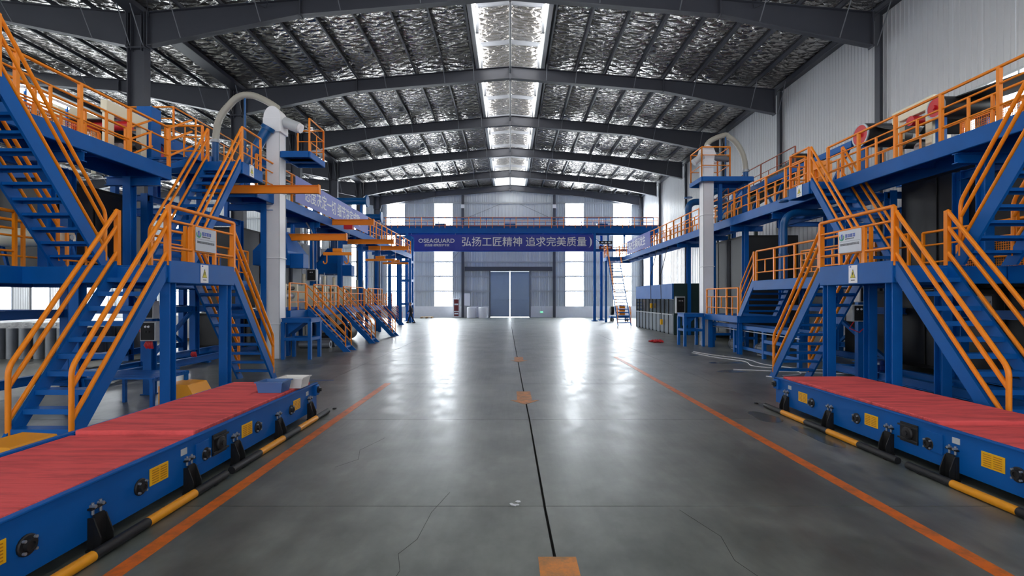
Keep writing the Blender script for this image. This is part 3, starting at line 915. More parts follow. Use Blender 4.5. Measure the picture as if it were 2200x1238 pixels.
# ------------------------------------------------------------------ loading tables in the foreground
def loading_table(s, xf, xb, y1, seam_y, label, labels, flanges, feet, fan, plates):
    y0 = -3.0
    X = lambda x: s * x
    root = thing('loading_table', label, 'conveyor', (X((xf + xb) / 2), 5.0, 0), 'loading tables')
    body = MB()
    for (xa, xc) in ((xf, xf + .05), (xb - .05, xb)):
        a, b = sorted((X(xa), X(xc)))
        body.box(a, b, y0, y1, .10, .57)
    a, b = sorted((X(xf + .05), X(xb - .05)))
    body.box(a, b, y0, y1 - .05, .30, .52)
    body.box(a, b, y1 - .05, y1, .12, .53)
    body.build('body', BLUE, root)
    # folded lip on top of each side plate
    for x in (xf, xb):
        bbox(root, 'side_lip', X(x) - .03, X(x) + .03, y0, y1, .565, .585, BLUE)
    xi, xo = xf + .07, xb - .07
    for (ya, yb, za, zb, nm) in ((seam_y + .02, y1 - .12, .52, .612, 'red_mat'), (y0, seam_y - .03, .52, .572, 'red_mat')):
        bbox(root, nm, X(xi), X(xo), ya, yb, za, zb, REDMAT)
    out = -s
    fx = lambda k: X(xf) + out * k       # k metres out of the aisle face
    def plate(name, y, z, w, h, t, mat, parent=root, k0=0.0):
        return bbox(parent, name, fx(k0), fx(k0 + t), y - w / 2, y + w / 2, z - h / 2, z + h / 2, mat)
    for y in labels:
        p = plate('vent_plate', y, .36, .26, .17, .008, YELLOW)
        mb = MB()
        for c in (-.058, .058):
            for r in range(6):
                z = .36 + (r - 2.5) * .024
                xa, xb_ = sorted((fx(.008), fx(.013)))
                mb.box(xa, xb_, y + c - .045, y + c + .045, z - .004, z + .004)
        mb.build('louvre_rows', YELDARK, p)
    def flange(y, z, parent=root, r=.08, k0=0.0):
        fl_ = MB().lathe([(0, .035), (r * .35, .035), (r * .35, .045), (r * .55, .045), (r * .6, .02), (r * .9, .02), (r, .012), (r, 0)], 16, ((fx(k0), y, z), (out, 0, 0))).build('bearing_flange', BLACK, parent)
        mb = MB()
        for k in range(4):
            a = math.pi / 4 + k * math.pi / 2
            mb.tube([(fx(k0 + .01), y + math.cos(a) * r * .78, z + math.sin(a) * r * .78), (fx(k0 + .04), y + math.cos(a) * r * .78, z + math.sin(a) * r * .78)], .012, 6)
        mb.build('bolts', GALV, fl_)
        return fl_
    for y in flanges: flange(y, .32)
    for y in feet:
        ft = MB()
        ft.prism([(fx(.03), y - .075, 0.02), (fx(.03), y + .075, .02), (fx(.03), y + .075, .20), (fx(.03), y + .05, .30), (fx(.03), y - .05, .30), (fx(.03), y - .075, .20)], (out * .02, 0, 0))
        for e in (-.07, .06):
            ft.prism([(fx(0), y + e, .02), (fx(.11), y + e, .02), (fx(.11), y + e, .12), (fx(.05), y + e, .28), (fx(0), y + e, .28)], (0, .012, 0))
        a_, b_ = sorted((fx(0), fx(.13)))
        ft.box(a_, b_, y - .09, y + .09, 0.0, .02)
        f = ft.build('support_foot', SOOT, root)
        mb = MB()
        for e in (-.04, .04):
            mb.tube([(fx(.02), y + e, .30), (fx(.02), y + e, .40)], .012, 6)
            mb.tube([(fx(-.0), y + e, .37), (fx(.05), y + e, .37)], .016, 6)
        mb.build('adjuster_bolts', GALV, f)
        bbox(f, 'clamp_bar', fx(0), fx(.045), y - .075, y + .075, .345, .362, SOOT)
    g = plate('gear_plate', fan, .37, .28, .25, .02, SOOT)
    MB().lathe([(0, .05), (.03, .05), (.03, .035), (.07, .03), (.085, .015), (.085, 0)], 18, ((fx(.02), fan, .37), (out, 0, 0))).build('gear_hub', BLACK, g)
    for e in (-.085, .085):
        bbox(g, 'gear_lug', fx(.02), fx(.04), fan - .16, fan + .16, .37 + e - .012, .37 + e + .012, BLACK)
    bl = plate('blank_plate', fan + (-.33 if s < 0 else -.38), .36, .24, .24, .015, BLUE)
    for y in plates: plate('name_plate', y, .46, .10, .07, .006, LGREY)
    # end drum bearing
    e = bbox(root, 'end_bearing_block', fx(-.02), fx(.05), y1 - .14, y1 + .02, .36, .55, BLUE)
    MB().lathe([(0, .06), (.03, .06), (.03, .03), (.06, .02), (.06, 0)], 14, ((fx(.05), y1 - .05, .46), (out, 0, 0))).build('end_bearing', BLACK, e)
    return root

loading_table(-1, 3.54, 5.05, 9.02, 5.62, 'long blue loading table with red mat, carrying a blue and a white plastic tub',
              (3.33, 4.97, 6.63, 8.18), (3.61, 4.72, 5.72, 6.91, 7.97), (4.20, 5.415, 6.32, 7.5, 8.67), 5.99, (5.35, 8.6))
loading_table(1, 5.2, 6.78, 9.65, 6.05, 'long blue loading table with bare red mat, on the side of the white ribbed wall',
              (3.6, 5.31, 7.10, 8.76), (4.2, 5.04, 6.12, 7.4, 8.5), (4.6, 5.78, 6.75, 8.0, 9.26), 6.42, (5.75, 9.17))

def barrier(s, x, segs, label):
    ys = [v for v in segs]
    root = thing('barrier_bar', label, 'barrier', (s * x, (ys[0] + ys[-1]) / 2, 0), 'striped floor bars')
    for k, (a, b) in enumerate(zip(ys[:-1], ys[1:])):
        tube(root, 'black_band' if k % 2 == 0 else 'yellow_band', (s * x, a, .048), (s * x, b, .048), .045, BLACK if k % 2 == 0 else AMBER, 14)
    for y in (ys[0] + .35, ys[-1] - .35):
        bbox(root, 'bracket', s * x - .03, s * x + .03 , y - .03, y + .03, 0, .02, SOOT)
barrier(-1, 3.36, [9.09, 8.54, 7.83, 7.30, 6.62, 5.95], 'black and yellow striped bar on the floor below the two plastic tubs')
barrier(-1, 3.36, [5.83, 5.25, 4.57, 3.97, 3.3, 2.7, 2.1], 'black and yellow striped floor bar in the bottom left corner')
barrier(1, 4.95, [9.57, 8.97, 8.26, 7.68, 7.0, 6.3], 'black and yellow striped bar ending at the far corner of the bare loading table')
barrier(1, 4.95, [6.14, 5.52, 4.8, 4.1, 3.4, 2.8], 'black and yellow striped bar leaving the picture at the right edge')

def tub(x, y, z, mat, label, w=.46, d=.34, h=.17):
    root = thing('plastic_tub', label, 'tub', (x, y, z), 'plastic tubs')
    mb = MB()
    O = lambda k, zz, e=0: [(x + sx * (w / 2 * k + e), y + sy * (d / 2 * k + e), z + zz) for sx, sy in ((-1, -1), (1, -1), (1, 1), (-1, 1))]
    o0, o1 = O(.86, 0), O(1, h)
    i0, i1 = O(.86, .012, -.012), O(1, h, -.012)
    mb.poly(o0[::-1])
    for k in range(4):
        k2 = (k + 1) % 4
        mb.poly([o0[k], o0[k2], o1[k2], o1[k]]); mb.poly([i0[k2], i0[k], i1[k], i1[k2]])
    mb.poly(i0)
    mb.build('shell', mat, root)
    rim = MB()
    r0, r1 = O(1, h - .012, .018), O(1, h - .012, -.012)
    t0, t1 = O(1, h + .006, .018), O(1, h + .006, -.012)
    for k in range(4):
        k2 = (k + 1) % 4
        rim.poly([r0[k], r0[k2], t0[k2], t0[k]]); rim.poly([t0[k], t0[k2], t1[k2], t1[k]]); rim.poly([t1[k], t1[k2], r1[k2], r1[k]]); rim.poly([r1[k], r1[k2], r0[k2], r0[k]])
    rim.build('rim', mat, root)
tub(-3.83, 8.0, .614, TUBB, 'blue-grey plastic tub standing on the red mat', w=.42)
tub(-3.68, 8.4, .614, TUBW, 'white plastic tub standing behind the blue-grey tub', w=.42)

# ------------------------------------------------------------------ stair towers beside the aisle
DZ = 2.72
def landing(s, ax, iw, y0, y1, inner, label, sign_y, plaq_y, sign_label, plaq_label):
    X = lambda x: s * x
    a, b = sorted((X(ax), X(inner)))
    root = thing('stair_landing', label, 'landing', (X((ax + inner) / 2), (y0 + y1) / 2, 0), 'stair landings by the aisle')
    bbox(root, 'deck_plate', a + .03, b - .03, y0, y1, DZ - .03, DZ, BLUE)
    bbox(root, 'fascia_beam', X(ax) - .03, X(ax) + .03, y0, y1, 2.40, 2.82, BLUE)
    bbox(root, 'fascia_beam', X(inner) - .03, X(inner) + .03, y0, y1, 2.40, 2.70, BLUE)
    for y in (y0, y1):
        bbox(root, 'cross_beam', a + .03, b - .03, y - .03, y + .03, 2.40, 2.69, BLUE)
    for x in (ax + .09, inner - (.1 if s < 0 else .35)):
        for y in (y0 + .12, y1 - .16):
            hbeam(root, 'column', (X(x), y, 0), (X(x), y, 2.40), .18, .18, BLUE, up=(0, 1, 0), tf=.02)
            bbox(root, 'base_plate', X(x) - .13, X(x) + .13, y - .13, y + .13, 0, .02, BLUE)
    railing(root, [(X(ax), y0, 2.8), (X(ax), y1, 2.8)], hs=(1.0, .74, .25), step=2.2, r=.03, post=.065, uprights=False)
    # inner guard from the stairs to the deck
    xi = ax + iw + .06
    for y in (y0 + .1, y1 - .1):
        bar(root, 'post', (X(xi), y, DZ), (X(xi), y, DZ + 1.0), .06, .06, ORANGE)
    yq = plaq_y
    for e in (-.36, .36):
        bar(root, 'post', (X(ax), yq + e, 2.82), (X(ax), yq + e, 3.54), .06, .06, ORANGE)
    warning_sign((X(ax) - s * .034, sign_y, 2.61), SIDE[s], sign_label)
    plaque((X(ax) - s * .04, yq, 3.29), SIDE[s], plaq_label, .66, .46)
    return root

landing(-1, 6.2, .95, 8.95, 11.05, 8.05, 'blue steel landing behind the two plastic tubs, joining the stairs on that side', 9.95, 9.98,
        'yellow triangle warning sheet on the beam of the landing behind the plastic tubs', 'grey maker plaque on the rail of the landing behind the plastic tubs')
landing(1, 7.0, 1.0, 9.0, 11.12, 8.35, 'blue steel landing behind the bare loading table, joining the stairs on the white wall side', 10.02, 10.1,
        'yellow triangle warning sheet on the landing beam behind the bare loading table', 'grey maker plaque on the landing rail behind the bare loading table')

stair('steel_stair', 'blue stair with orange rails rising from the loading table with tubs to its landing', (-6.2, 6.9, 0), (-6.2, 8.95, DZ), (-.95, 0, 0), group='stairs at the landings')
stair('steel_stair', 'narrow blue stair dropping from the tub side landing toward the white shaft', (-6.2, 13.05, 0), (-6.2, 11.05, DZ), (-.95, 0, 0), group='stairs at the landings')
stair('steel_stair', 'blue stair with orange rails at the right edge, rising behind the bare loading table', (7.0, 6.85, 0), (7.0, 9.0, DZ), (1.0, 0, 0), group='stairs at the landings')
stair('steel_stair', 'blue stair with orange rails dropping from the landing to the wet floor', (7.0, 13.25, 0), (7.0, 11.12, DZ), (1.0, 0, 0), group='stairs at the landings')
# upper flights
stair('steel_stair', 'wide blue upper flight in the top left corner, climbing toward the camera', (-8.1, 10.0, DZ), (-8.1, 7.82, 5.65), (-1.0, 0, 0), group='upper stair flights', depth=.4, r=.033)
stair('steel_stair', 'blue upper flight climbing from the tub side landing up to the hose tower', (-8.05, 12.3, DZ), (-8.05, 14.8, 6.2), (-1.05, 0, 0), group='upper stair flights', r=.033)
stair('steel_stair', 'wide blue upper flight at the right edge, climbing toward the camera', (8.1, 9.0, DZ), (8.1, 7.05, 5.6), (1.0, 0, 0), group='upper stair flights', depth=.4, r=.033)
stair('steel_stair', 'blue upper flight climbing away from the plaque to the walkway by the white wall', (9.0, 12.6, DZ), (9.0, 14.8, 5.65), (1.0, 0, 0), group='upper stair flights', r=.033)

# lower decks (z = 2.72)
def lower_deck(s, x0, x1, y0, y1, label, rails):
    root = platform('machine_deck', label, s * x0, s * x1, y0, y1, DZ, .33, 'deck', 1.2)
    for r in rails: railing(root, [(s * p[0], p[1], DZ) for p in r], hs=(1.02, .7, .28), step=1.2)
    return root
ld = lower_deck(-1, 9.2, 10.4, 2.5, 9.3, 'lower machine deck at the left edge, under the wide upper flight', [[(9.24, 2.6), (9.24, 9.2)]])
ld = lower_deck(-1, 8.1, 12.2, 9.3, 12.6, 'lower machine deck between the landing and the black oven on the tub side', [[(10.3, 9.4), (10.3, 12.5)], [(8.15, 11.2), (8.15, 12.3)]])
ld = lower_deck(-1, 9.15, 10.6, 12.63, 17.4, 'lower machine deck behind the white elevator shaft, tub side', [[(9.2, 12.7), (9.2, 17.3)]])
ld = lower_deck(1, 9.2, 10.4, 2.5, 9.1, 'lower machine deck at the right edge, under the wide upper flight', [[(9.24, 2.6), (9.24, 9.0)], [(10.36, 2.6), (10.36, 9.0)]])
ld = lower_deck(1, 8.4, 12.2, 9.15, 12.4, 'lower machine deck between the landing and the black oven, white wall side', [[(10.3, 9.3), (10.3, 12.3)]])
ld = lower_deck(1, 8.5, 10.2, 12.45, 17.2, 'lower machine deck with bleached blue edge above the short stair', [[(8.54, 12.5), (8.54, 17.1)], [(10.1, 12.5), (10.1, 17.1)]])
for y in (13.6, 16.6):
    hbeam(ld, 'column', (9.9, y, 0), (9.9, y, DZ - .33), .22, .2, BLUE, up=(0, 1, 0))

# upper walkways
def walkway(s, x0, x1, y0, y1, z, label, cols=None, outer=True, inner=True, bh=.36, gaps=()):
    root = platform('upper_walkway', label, s * x0, s * x1, y0, y1, z, bh, 'walkway', 1.6)
    runs = []; a = y0 + .05
    for g0, g1 in gaps:
        runs.append((a, g0)); a = g1
    runs.append((a, y1 - .05))
    for (a, b) in runs:
        if outer: railing(root, [(s * (x0 + .02), a, z), (s * (x0 + .02), b, z)], step=1.3, post=.07)
    if inner: railing(root, [(s * (x1 - .02), y0 + .05, z), (s * (x1 - .02), y1 - .05, z)], step=1.3)
    for (xc, yc, zb) in (cols or ()):
        hbeam(root, 'column', (s * xc, yc, zb), (s * xc, yc, z - bh), .22, .2, BLUE, up=(0, 1, 0))
        hbeam(root, 'bracket_beam', (s * x0, yc, z - bh - .12), (s * (x1 + .2), yc, z - bh - .12), .22, .14, BLUE)
    return root
wA = walkway(-1, 9.15, 10.35, -2, 13.3, 5.65, 'orange railed upper walkway in the upper left, before the hose tower', [(9.95, 3.5, DZ), (9.95, 7.0, DZ), (9.95, 10.6, DZ), (9.95, 12.9, DZ)], gaps=[(6.7, 7.8)])
# few steps up to the higher hose-tower landing
stp = thing('short_steps', 'three blue steps joining the upper left walkway to the hose tower landing', 'steps', (-9.7, 13.75, 5.65))
for k in range(3):
    bbox(stp, 'tread', -10.3, -9.2, 13.35 + .28 * k, 13.65 + .28 * k, 5.76 + .14 * k, 5.79 + .14 * k, BLUE)
for x in (-10.32, -9.18):
    MB().prism([(x - .02, 13.3, 5.62), (x - .02, 14.25, 5.95), (x - .02, 14.25, 6.2), (x - .02, 13.3, 5.75)], (.04, 0, 0)).build('stringer', BLUE, stp)
    for h in (1.05, .72, .3):
        tube(stp, 'rail', (x, 13.28, 5.65 + h), (x, 14.22, 6.2 + h), .03, ORANGE)
hb = platform('tower_landing', 'raised blue landing at the top of the tub side flight, with a warning sheet', -8.05, -10.35, 14.8, 16.0, 6.22, .36, 'landing', 1.0)
bbox(hb, 'deck_extension', -10.33, -9.15, 14.25, 14.8, 6.17, 6.2, BLUE)
railing(hb, [(-8.07, 14.85, 6.22), (-8.07, 15.95, 6.22)], step=1.2)
railing(hb, [(-9.2, 14.75, 6.22), (-10.3, 14.75, 6.22)], step=1.2)
for y in (15.0, 15.8):
    hbeam(hb, 'column', (-9.9, y, DZ), (-9.9, y, 5.86), .2, .18, BLUE, up=(0, 1, 0))
warning_sign((-8.015, 15.3, 6.06), 'L', 'yellow triangle warning sheet high up beside the hose tower', .26, .36)
wB = walkway(-1, 8.25, 9.6, 16.03, 41.0, 5.76, 'long upper walkway carrying the pale blue slogan banner', [(8.55, y, 1.7 if 17.8 < y < 31.2 else 0) for y in (17.2, 21.4, 24.8, 28.2, 31.6, 35.0, 38.4)], inner=False)
wC = walkway(1, 9.55, 10.75, -2, 44.6, 5.6, 'long orange railed upper walkway running below the white ribbed wall', [(10.2, 3.5, DZ), (10.2, 7.0, DZ), (10.2, 10.6, DZ), (9.95, 14.6, DZ), (9.95, 18.0, 1.45), (10.2, 21.4, 0), (10.2, 24.8, 0), (10.2, 28.2, 0)], gaps=[(6.0, 7.05), (14.85, 15.85)])
tl = platform('tower_landing', 'blue landing on top of the flight beside the white ribbed wall, with a warning sheet', 9.0, 9.52, 14.82, 15.9, 5.62, .36, 'landing', 1.0)
railing(tl, [(9.02, 14.9, 5.62), (9.02, 15.88, 5.62), (9.5, 15.88, 5.62)], step=1.2)
warning_sign((8.965, 15.3, 5.44), 'R', 'yellow triangle warning sheet on the walkway landing near the white ribbed wall', .28, .36)
# landings at the top of the two near flights
for s, yt, z in ((-1, 7.82, 5.65), (1, 7.05, 5.6)):
    p = platform('tower_landing', 'blue top landing of the near upper flight on the %s' % ('left, beside the upper walkway' if s < 0 else 'right, beside the upper walkway'), s * 8.1, s * (9.12 if s < 0 else 9.52), yt - 1.1, yt, z, .36, 'landing', 1.0)
    railing(p, [(s * 8.12, yt - 1.05, z), (s * 8.12, yt - .05, z)], step=1.2)

# ------------------------------------------------------------------ machine frames under the decks
def machine_frame(s, xs, ys, top, label, tie=(.28, 1.75), base=True):
    root = thing('steel_skeleton', label, 'support structure', (s * sum(xs) / len(xs), sum(ys) / len(ys), 0), 'blue machine frames')
    for x in xs:
        for y in ys:
            hbeam(root, 'column', (s * x, y, 0), (s * x, y, top), .24, .2, BLUE, up=(0, 1, 0), tf=.02)
        for z in tie:
            hbeam(root, 'rail_beam', (s * x, ys[0], z), (s * x, ys[-1], z), .2, .16, BLUE)
        if top > 4:
            hbeam(root, 'rail_beam', (s * x, ys[0], top - .12), (s * x, ys[-1], top - .12), .2, .16, BLUE)
    for y in ys:
        for z in tie[1:] + (top - .12,):
            hbeam(root, 'cross_beam', (s * xs[0], y, z + .0), (s * xs[-1], y, z), .18, .14, BLUE)
    bar(root, 'brace', (s * xs[0], ys[0] + .1, .3), (s * xs[0], ys[1] - .1, 1.7), .1, .1, BLUE)
    bar(root, 'brace', (s * xs[-1], ys[-1] - .1, .4), (s * xs[-1], ys[-2] + .1, 2.2), .1, .1, BLUE)
    return root
machine_frame(-1, (10.75, 13.0), (4.0, 6.6, 9.2, 12.0), 5.25, 'blue machine frame under the upper left walkway')
machine_frame(-1, (10.75, 13.0), (14.6, 16.8, 19.6), 5.2, 'blue machine frame behind the white elevator shaft')
machine_frame(1, (10.95, 13.2), (4.0, 6.6, 9.2, 12.0), 5.2, 'blue machine frame at the right edge under the upper walkway')
machine_frame(1, (10.95, 13.2), (14.2, 17.0, 19.8), 5.2, 'blue machine frame beyond the landing on the white wall side')

# floor rails beside the frames
for s, x, y0, y1, lab in ((-1, 10.0, 11.4, 19.5, 'blue floor rail under the tub side decks'), (1, 9.3, 5.0, 14.6, 'blue floor rail under the decks on the white wall side')):
    fr = thing('floor_rail', lab, 'rail', (s * x, (y0 + y1) / 2, 0))
    for dx in (0, .9):
        hbeam(fr, 'rail_beam', (s * (x + dx), y0, .16), (s * (x + dx), y1, .16), .2, .16, BLUE)
    n = int((y1 - y0) / 1.5)
    for k in range(n + 1):
        y = y0 + .2 + (y1 - y0 - .4) * k / n
        bbox(fr, 'chair_block', s * x - .14, s * x + .14, y - .07, y + .07, 0, .06, BLUE)
        hbeam(fr, 'sleeper', (s * x, y, .13), (s * (x + .9), y, .13), .12, .1, BLUE)

# dark boxes, mostly added to blacken the shaded machine interior
def shroud(s, x0, x1, y0, y1, z0, z1, label, mat=None):
    root = thing('dark_shroud', label, 'shroud', (s * (x0 + x1) / 2, (y0 + y1) / 2, z0), 'dark shroud boxes')
    bbox(root, 'casing', s * x0, s * x1, y0, y1, z0, z1, mat or SOOT)
    n = max(2, int((y1 - y0) / 1.1))
    for k in range(n):
        a = y0 + (y1 - y0) * k / n + .04; b = y0 + (y1 - y0) * (k + 1) / n - .04
        bbox(root, 'casing_door', s * x0 - s * .03, s * x0, a, b, z0 + .1, z1 - .1, mat or BLACK)
    bbox(root, 'front_panel', s * (x0 + .1), s * (x1 - .1), y0 - .03, y0, z0 + .1, z1 - .1, BLACK)
    return root
shroud(-1, 11.0, 13.6, 2.5, 9.0, 2.8, 5.1, 'added black oven at the left edge between the two decks')
shroud(-1, 11.2, 13.2, 12.2, 14.3, 2.75, 5.1, 'tall black oven casing standing behind the tub side landing')
shroud(-1, 10.9, 12.9, 20.0, 24.3, 1.7, 5.0, 'added black oven casing behind the first cream presses')
shroud(-1, 10.9, 12.9, 24.6, 31.6, 1.7, 5.0, 'added grey panelled oven casing behind the farther cream presses', MIDGREY)
shroud(-1, 10.75, 12.9, 20.0, 31.6, .1, 1.5, 'added low dark casing under the press deck')
shroud(1, 11.1, 13.9, 1.5, 9.0, 2.36, 5.36, 'added black oven at the right edge between the two decks')
shroud(1, 11.1, 13.9, 9.1, 14.0, 2.36, 5.36, 'added long black oven casing behind the flights on the white wall side')
shroud(1, 11.2, 13.9, 1.5, 9.0, .2, 2.34, 'added low black oven casing under the right edge deck')
shroud(1, 11.4, 13.9, 9.1, 16.8, .2, 2.34, 'added low black oven casing behind the upright dark blue motor')
shroud(1, 10.7, 13.2, 22.6, 27.9, .3, 5.0, 'tall dark oven casing behind the caged elevator shaft')

def drum(s, x0, x1, y, z, r, label, capmat=REDP, parts=True):
    root = thing('roller_drum', label, 'roller', (s * (x0 + x1) / 2, y, z - r), 'machine rollers')
    MB().lathe([(0, 0), (r, 0), (r, x1 - x0), (0, x1 - x0)], 28, ((s * x0, y, z), (s, 0, 0))).build('shell', BLACK, root)
    MB().lathe([(r * .86, 0), (r * .86, -.03), (r * .2, -.03), (r * .2, -.1), (0, -.1)], 28, ((s * x0, y, z), (s, 0, 0))).build('end_cap', capmat, root)
    MB().lathe([(r, 0), (r * 1.0, -.035), (r * .86, -.035), (r * .86, 0)], 28, ((s * x0, y, z), (s, 0, 0))).build('end_ring', GALV, root)
    for e in (-1, 1):
        pass
    bar(root, 'bearing_post', (s * (x0 + .12), y, z - r - 1.25), (s * (x0 + .12), y, z - r), .16, .16, BLUE)
    bar(root, 'bearing_post', (s * (x1 - .12), y, z - r - 1.25), (s * (x1 - .12), y, z - r), .16, .16, BLUE)
    return root
def cream_frame(s, x, y0, y1, z0, z1, label):
    root = thing('calender', label, 'machine', (s * x, (y0 + y1) / 2, z0), 'cream machine frames')
    for xx in (x, x + 1.3):
        for y in (y0, y1 - .22):
            bbox(root, 'leg', s * xx, s * (xx + .16), y, y + .22, z0, z1 - .25, CREAM)
        bbox(root, 'top_beam', s * (xx - .01), s * (xx + .17), y0 - .04, y1 + .04, z1 - .32, z1, CREAM)
    for k, (y, z) in enumerate(((y0 + .4, z0 + .5), (y1 - .4, z0 + .75), ((y0 + y1) / 2, z1 - .45))):
        tube(root, 'roller', (s * (x - .05), y, z), (s * (x + 1.5), y, z), .13, (GALV, BLACK, REDP)[k], 14)
    bbox(root, 'drive_box', s * (x + .2), s * (x + 1.1), y0 + .1, y1 - .1, z0, z0 + .4, SOOT)
    return root
drum(1, 10.95, 12.3, 15.4, 7.2, .36, 'black drum with red end cap above the walkway landing, white wall side')
drum(1, 10.8, 12.2, 12.5, 6.95, .27, 'black drum with red end cap above the walkway at the right edge')
drum(1, 10.95, 12.3, 9.2, 3.75, .42, 'black drum with red end cap on the lower deck at the right edge')
drum(-1, 10.9, 12.3, 15.2, 6.6, .36, 'black drum with red end cap on the upper left walkway')
drum(-1, 10.9, 12.3, 3.9, 3.7, .45, 'black drum with red end cap on the lower left deck')
cream_frame(1, 10.95, 12.8, 14.1, 5.65, 7.4, 'cream calender frame above the upper walkway, right edge')
cream_frame(-1, 10.6, 13.0, 14.4, 5.7, 7.35, 'cream calender frame above the upper left walkway')
cream_frame(1, 10.95, 8.4, 9.9, 5.65, 7.2, 'cream calender frame partly cut by the right edge of the picture')
# belts: black sheet running over the drums
def belt(s, x0, x1, pts, label):
    mb = MB()
    for (a, b) in zip(pts[:-1], pts[1:]):
        xa, xb = sorted((s * x0, s * x1))
        mb.prism([(xa, a[0], a[1]), (xa, b[0], b[1]), (xa, b[0], b[1] - .03), (xa, a[0], a[1] - .03)], (xb - xa, 0, 0))
    tag(mb.solo('sheet_belt', BLACK, (s * (x0 + x1) / 2, pts[0][0], pts[0][1])), label, 'belt', 'black belts')
belt(1, 11.1, 12.2, [(12.7, 7.15), (13.4, 6.6), (15.1, 7.4)], 'black sheet belt over the drums on the white wall side')
belt(1, 11.1, 12.2, [(8.0, 6.3), (9.1, 6.9), (12.3, 7.15)], 'black sheet belt near the right edge above the walkway')
belt(-1, 11.0, 12.1, [(13.4, 7.0), (14.8, 6.9), (15.6, 6.3)], 'black sheet belt over the drum on the upper left walkway')
# orange guard screens on the walkways
def guard(s, x, y0, y1, z0, z1, label):
    root = thing('guard_screen', label, 'guard', (s * x, (y0 + y1) / 2, z0), 'orange guard screens')
    for z in (z0 + .03, z1):
        bar(root, 'rail', (s * x, y0, z), (s * x, y1, z), .045, .045, ORANGE)
    for y in (y0, y1):
        bar(root, 'post', (s * x, y, z0), (s * x, y, z1), .06, .06, ORANGE)
    mb = MB(); n = int((y1 - y0) / .05)
    for k in range(1, n):
        y = y0 + (y1 - y0) * k / n
        mb.box(s * x - .004, s * x + .004, y - .005, y + .005, z0 + .03, z1)
    for k in range(1, int((z1 - z0) / .05)):
        z = z0 + .05 * k
        mb.box(s * x - .006, s * x + .002, y0, y1, z - .005, z + .005)
    o = mb.build('wire_mesh', ORANGE, root); o['kind'] = 'stuff'
guard(1, 10.9, 10.2, 11.9, 5.62, 6.35, 'orange wire guard on the upper walkway near the right edge')
guard(-1, 10.5, 8.5, 12.6, 5.67, 6.35, 'orange wire guard along the upper left walkway')
guard(1, 10.35, 9.4, 11.4, 2.74, 3.35, 'orange wire guard on the lower deck, white wall side')
guard(-1, 10.5, 7.2, 9.0, 2.74, 3.3, 'orange wire guard on the lower left deck')

# ------------------------------------------------------------------ elevator shafts with hoses
def shaft(s, x, y, w, ztop, label):
    root = thing('bucket_elevator', label, 'elevator', (s * x, y, 0), 'white bucket elevators')
    bbox(root, 'shaft', s * x - w / 2, s * x + w / 2, y - w / 2, y + w / 2, .0, ztop - .7, WHITE)
    z = 1.2
    while z < ztop - .9:
        bbox(root, 'flange', s * x - w / 2 - .035, s * x + w / 2 + .035, y - w / 2 - .035, y + w / 2 + .035, z, z + .035, WHITE)
        z += 2.3
    for k in (-1, 1):
        bbox(root, 'corner_seam', s * x - s * w / 2 - .012, s * x - s * w / 2 + .012, y + k * w / 2 - .012, y + k * w / 2 + .012, 0, ztop - .7, LGREY)
    bbox(root, 'boot_door', s * x - s * w / 2 - s * .01 - .005, s * x - s * w / 2 + .005, y - w * .3, y + w * .3, .2, .7, LGREY)
    return root
e1 = shaft(-1, 8.26, 17.4, .46, 8.75, 'white square bucket elevator shaft on the tub side, with hose and hood')
# hood: sloped box, rounded cap and drive motor
bbox(e1, 'head_box', -8.58, -7.96, 17.1, 17.7, 7.9, 8.38, WHITE)
MB().prism([(-8.27 + .3 * math.cos(math.pi * k / 12), 17.13, 8.38 + .42 * math.sin(math.pi * k / 12)) for k in range(13)], (0, .54, 0)).build('head_hood', WHITE, e1)
tube(e1, 'drive_motor', (-7.95, 17.4, 8.32), (-7.45, 17.4, 8.12), .19, LGREY, 18)
tube(e1, 'motor_cap', (-7.47, 17.4, 8.13), (-7.36, 17.4, 8.085), .16, WHITE, 18)
pipe(e1, 'discharge_chute', [(-8.36, 17.05, 8.0), (-8.5, 17.02, 7.75), (-9.15, 17.0, 6.55)], .17, TBLUE, 14)
MB().tube([(-8.34, 17.05, 8.04), (-8.4, 17.05, 7.93)], .23, 14).build('chute_collar', TBLUE, e1)
hp = arc_pts([(-10.4, 17.4, 7.6), (-10.3, 17.4, 8.5), (-9.6, 17.4, 9.25), (-9.1, 17.4, 9.3), (-8.55, 17.4, 9.05), (-8.18, 17.4, 8.8)], .6, 6)
def hose(label, pts, r, end_pts, brace, loc):
    root = thing('flexible_hose', label, 'hose', loc, 'grey arched hoses')
    rs = [r * (1 + .06 * (k % 2)) for k in range(len(pts))]
    MB().tube(pts, rs, 14).build('hose', HOSE, root)
    pipe(root, 'feed_pipe', end_pts, r * 1.05, TBLUE, 14)
    MB().tube([V(end_pts[-1]) - V((0, 0, .02)), V(end_pts[-1]) + V((0, 0, .08))], r * 1.35, 14).build('clamp_ring', GALV, root)
    tube(root, 'brace_rod', brace[0], brace[1], .035, TBLUE, 8)
def resample(pts, n):
    pts = [V(p) for p in pts]; L = [0]
    for a, b in zip(pts[:-1], pts[1:]): L.append(L[-1] + (b - a).length)
    out = []
    for k in range(n + 1):
        t = L[-1] * k / n; i = 0
        while i < len(L) - 2 and L[i + 1] < t: i += 1
        out.append(pts[i].lerp(pts[i + 1], (t - L[i]) / max(1e-6, L[i + 1] - L[i])))
    return out
hose('pale grey hose arching over to the tub side elevator head', resample(hp, 60), .11, [(-10.4, 17.4, 5.8), (-10.4, 17.4, 7.62)], ((-9.35, 17.4, 5.8), (-9.35, 17.4, 9.2)), (-10.4, 17.4, 5.8))
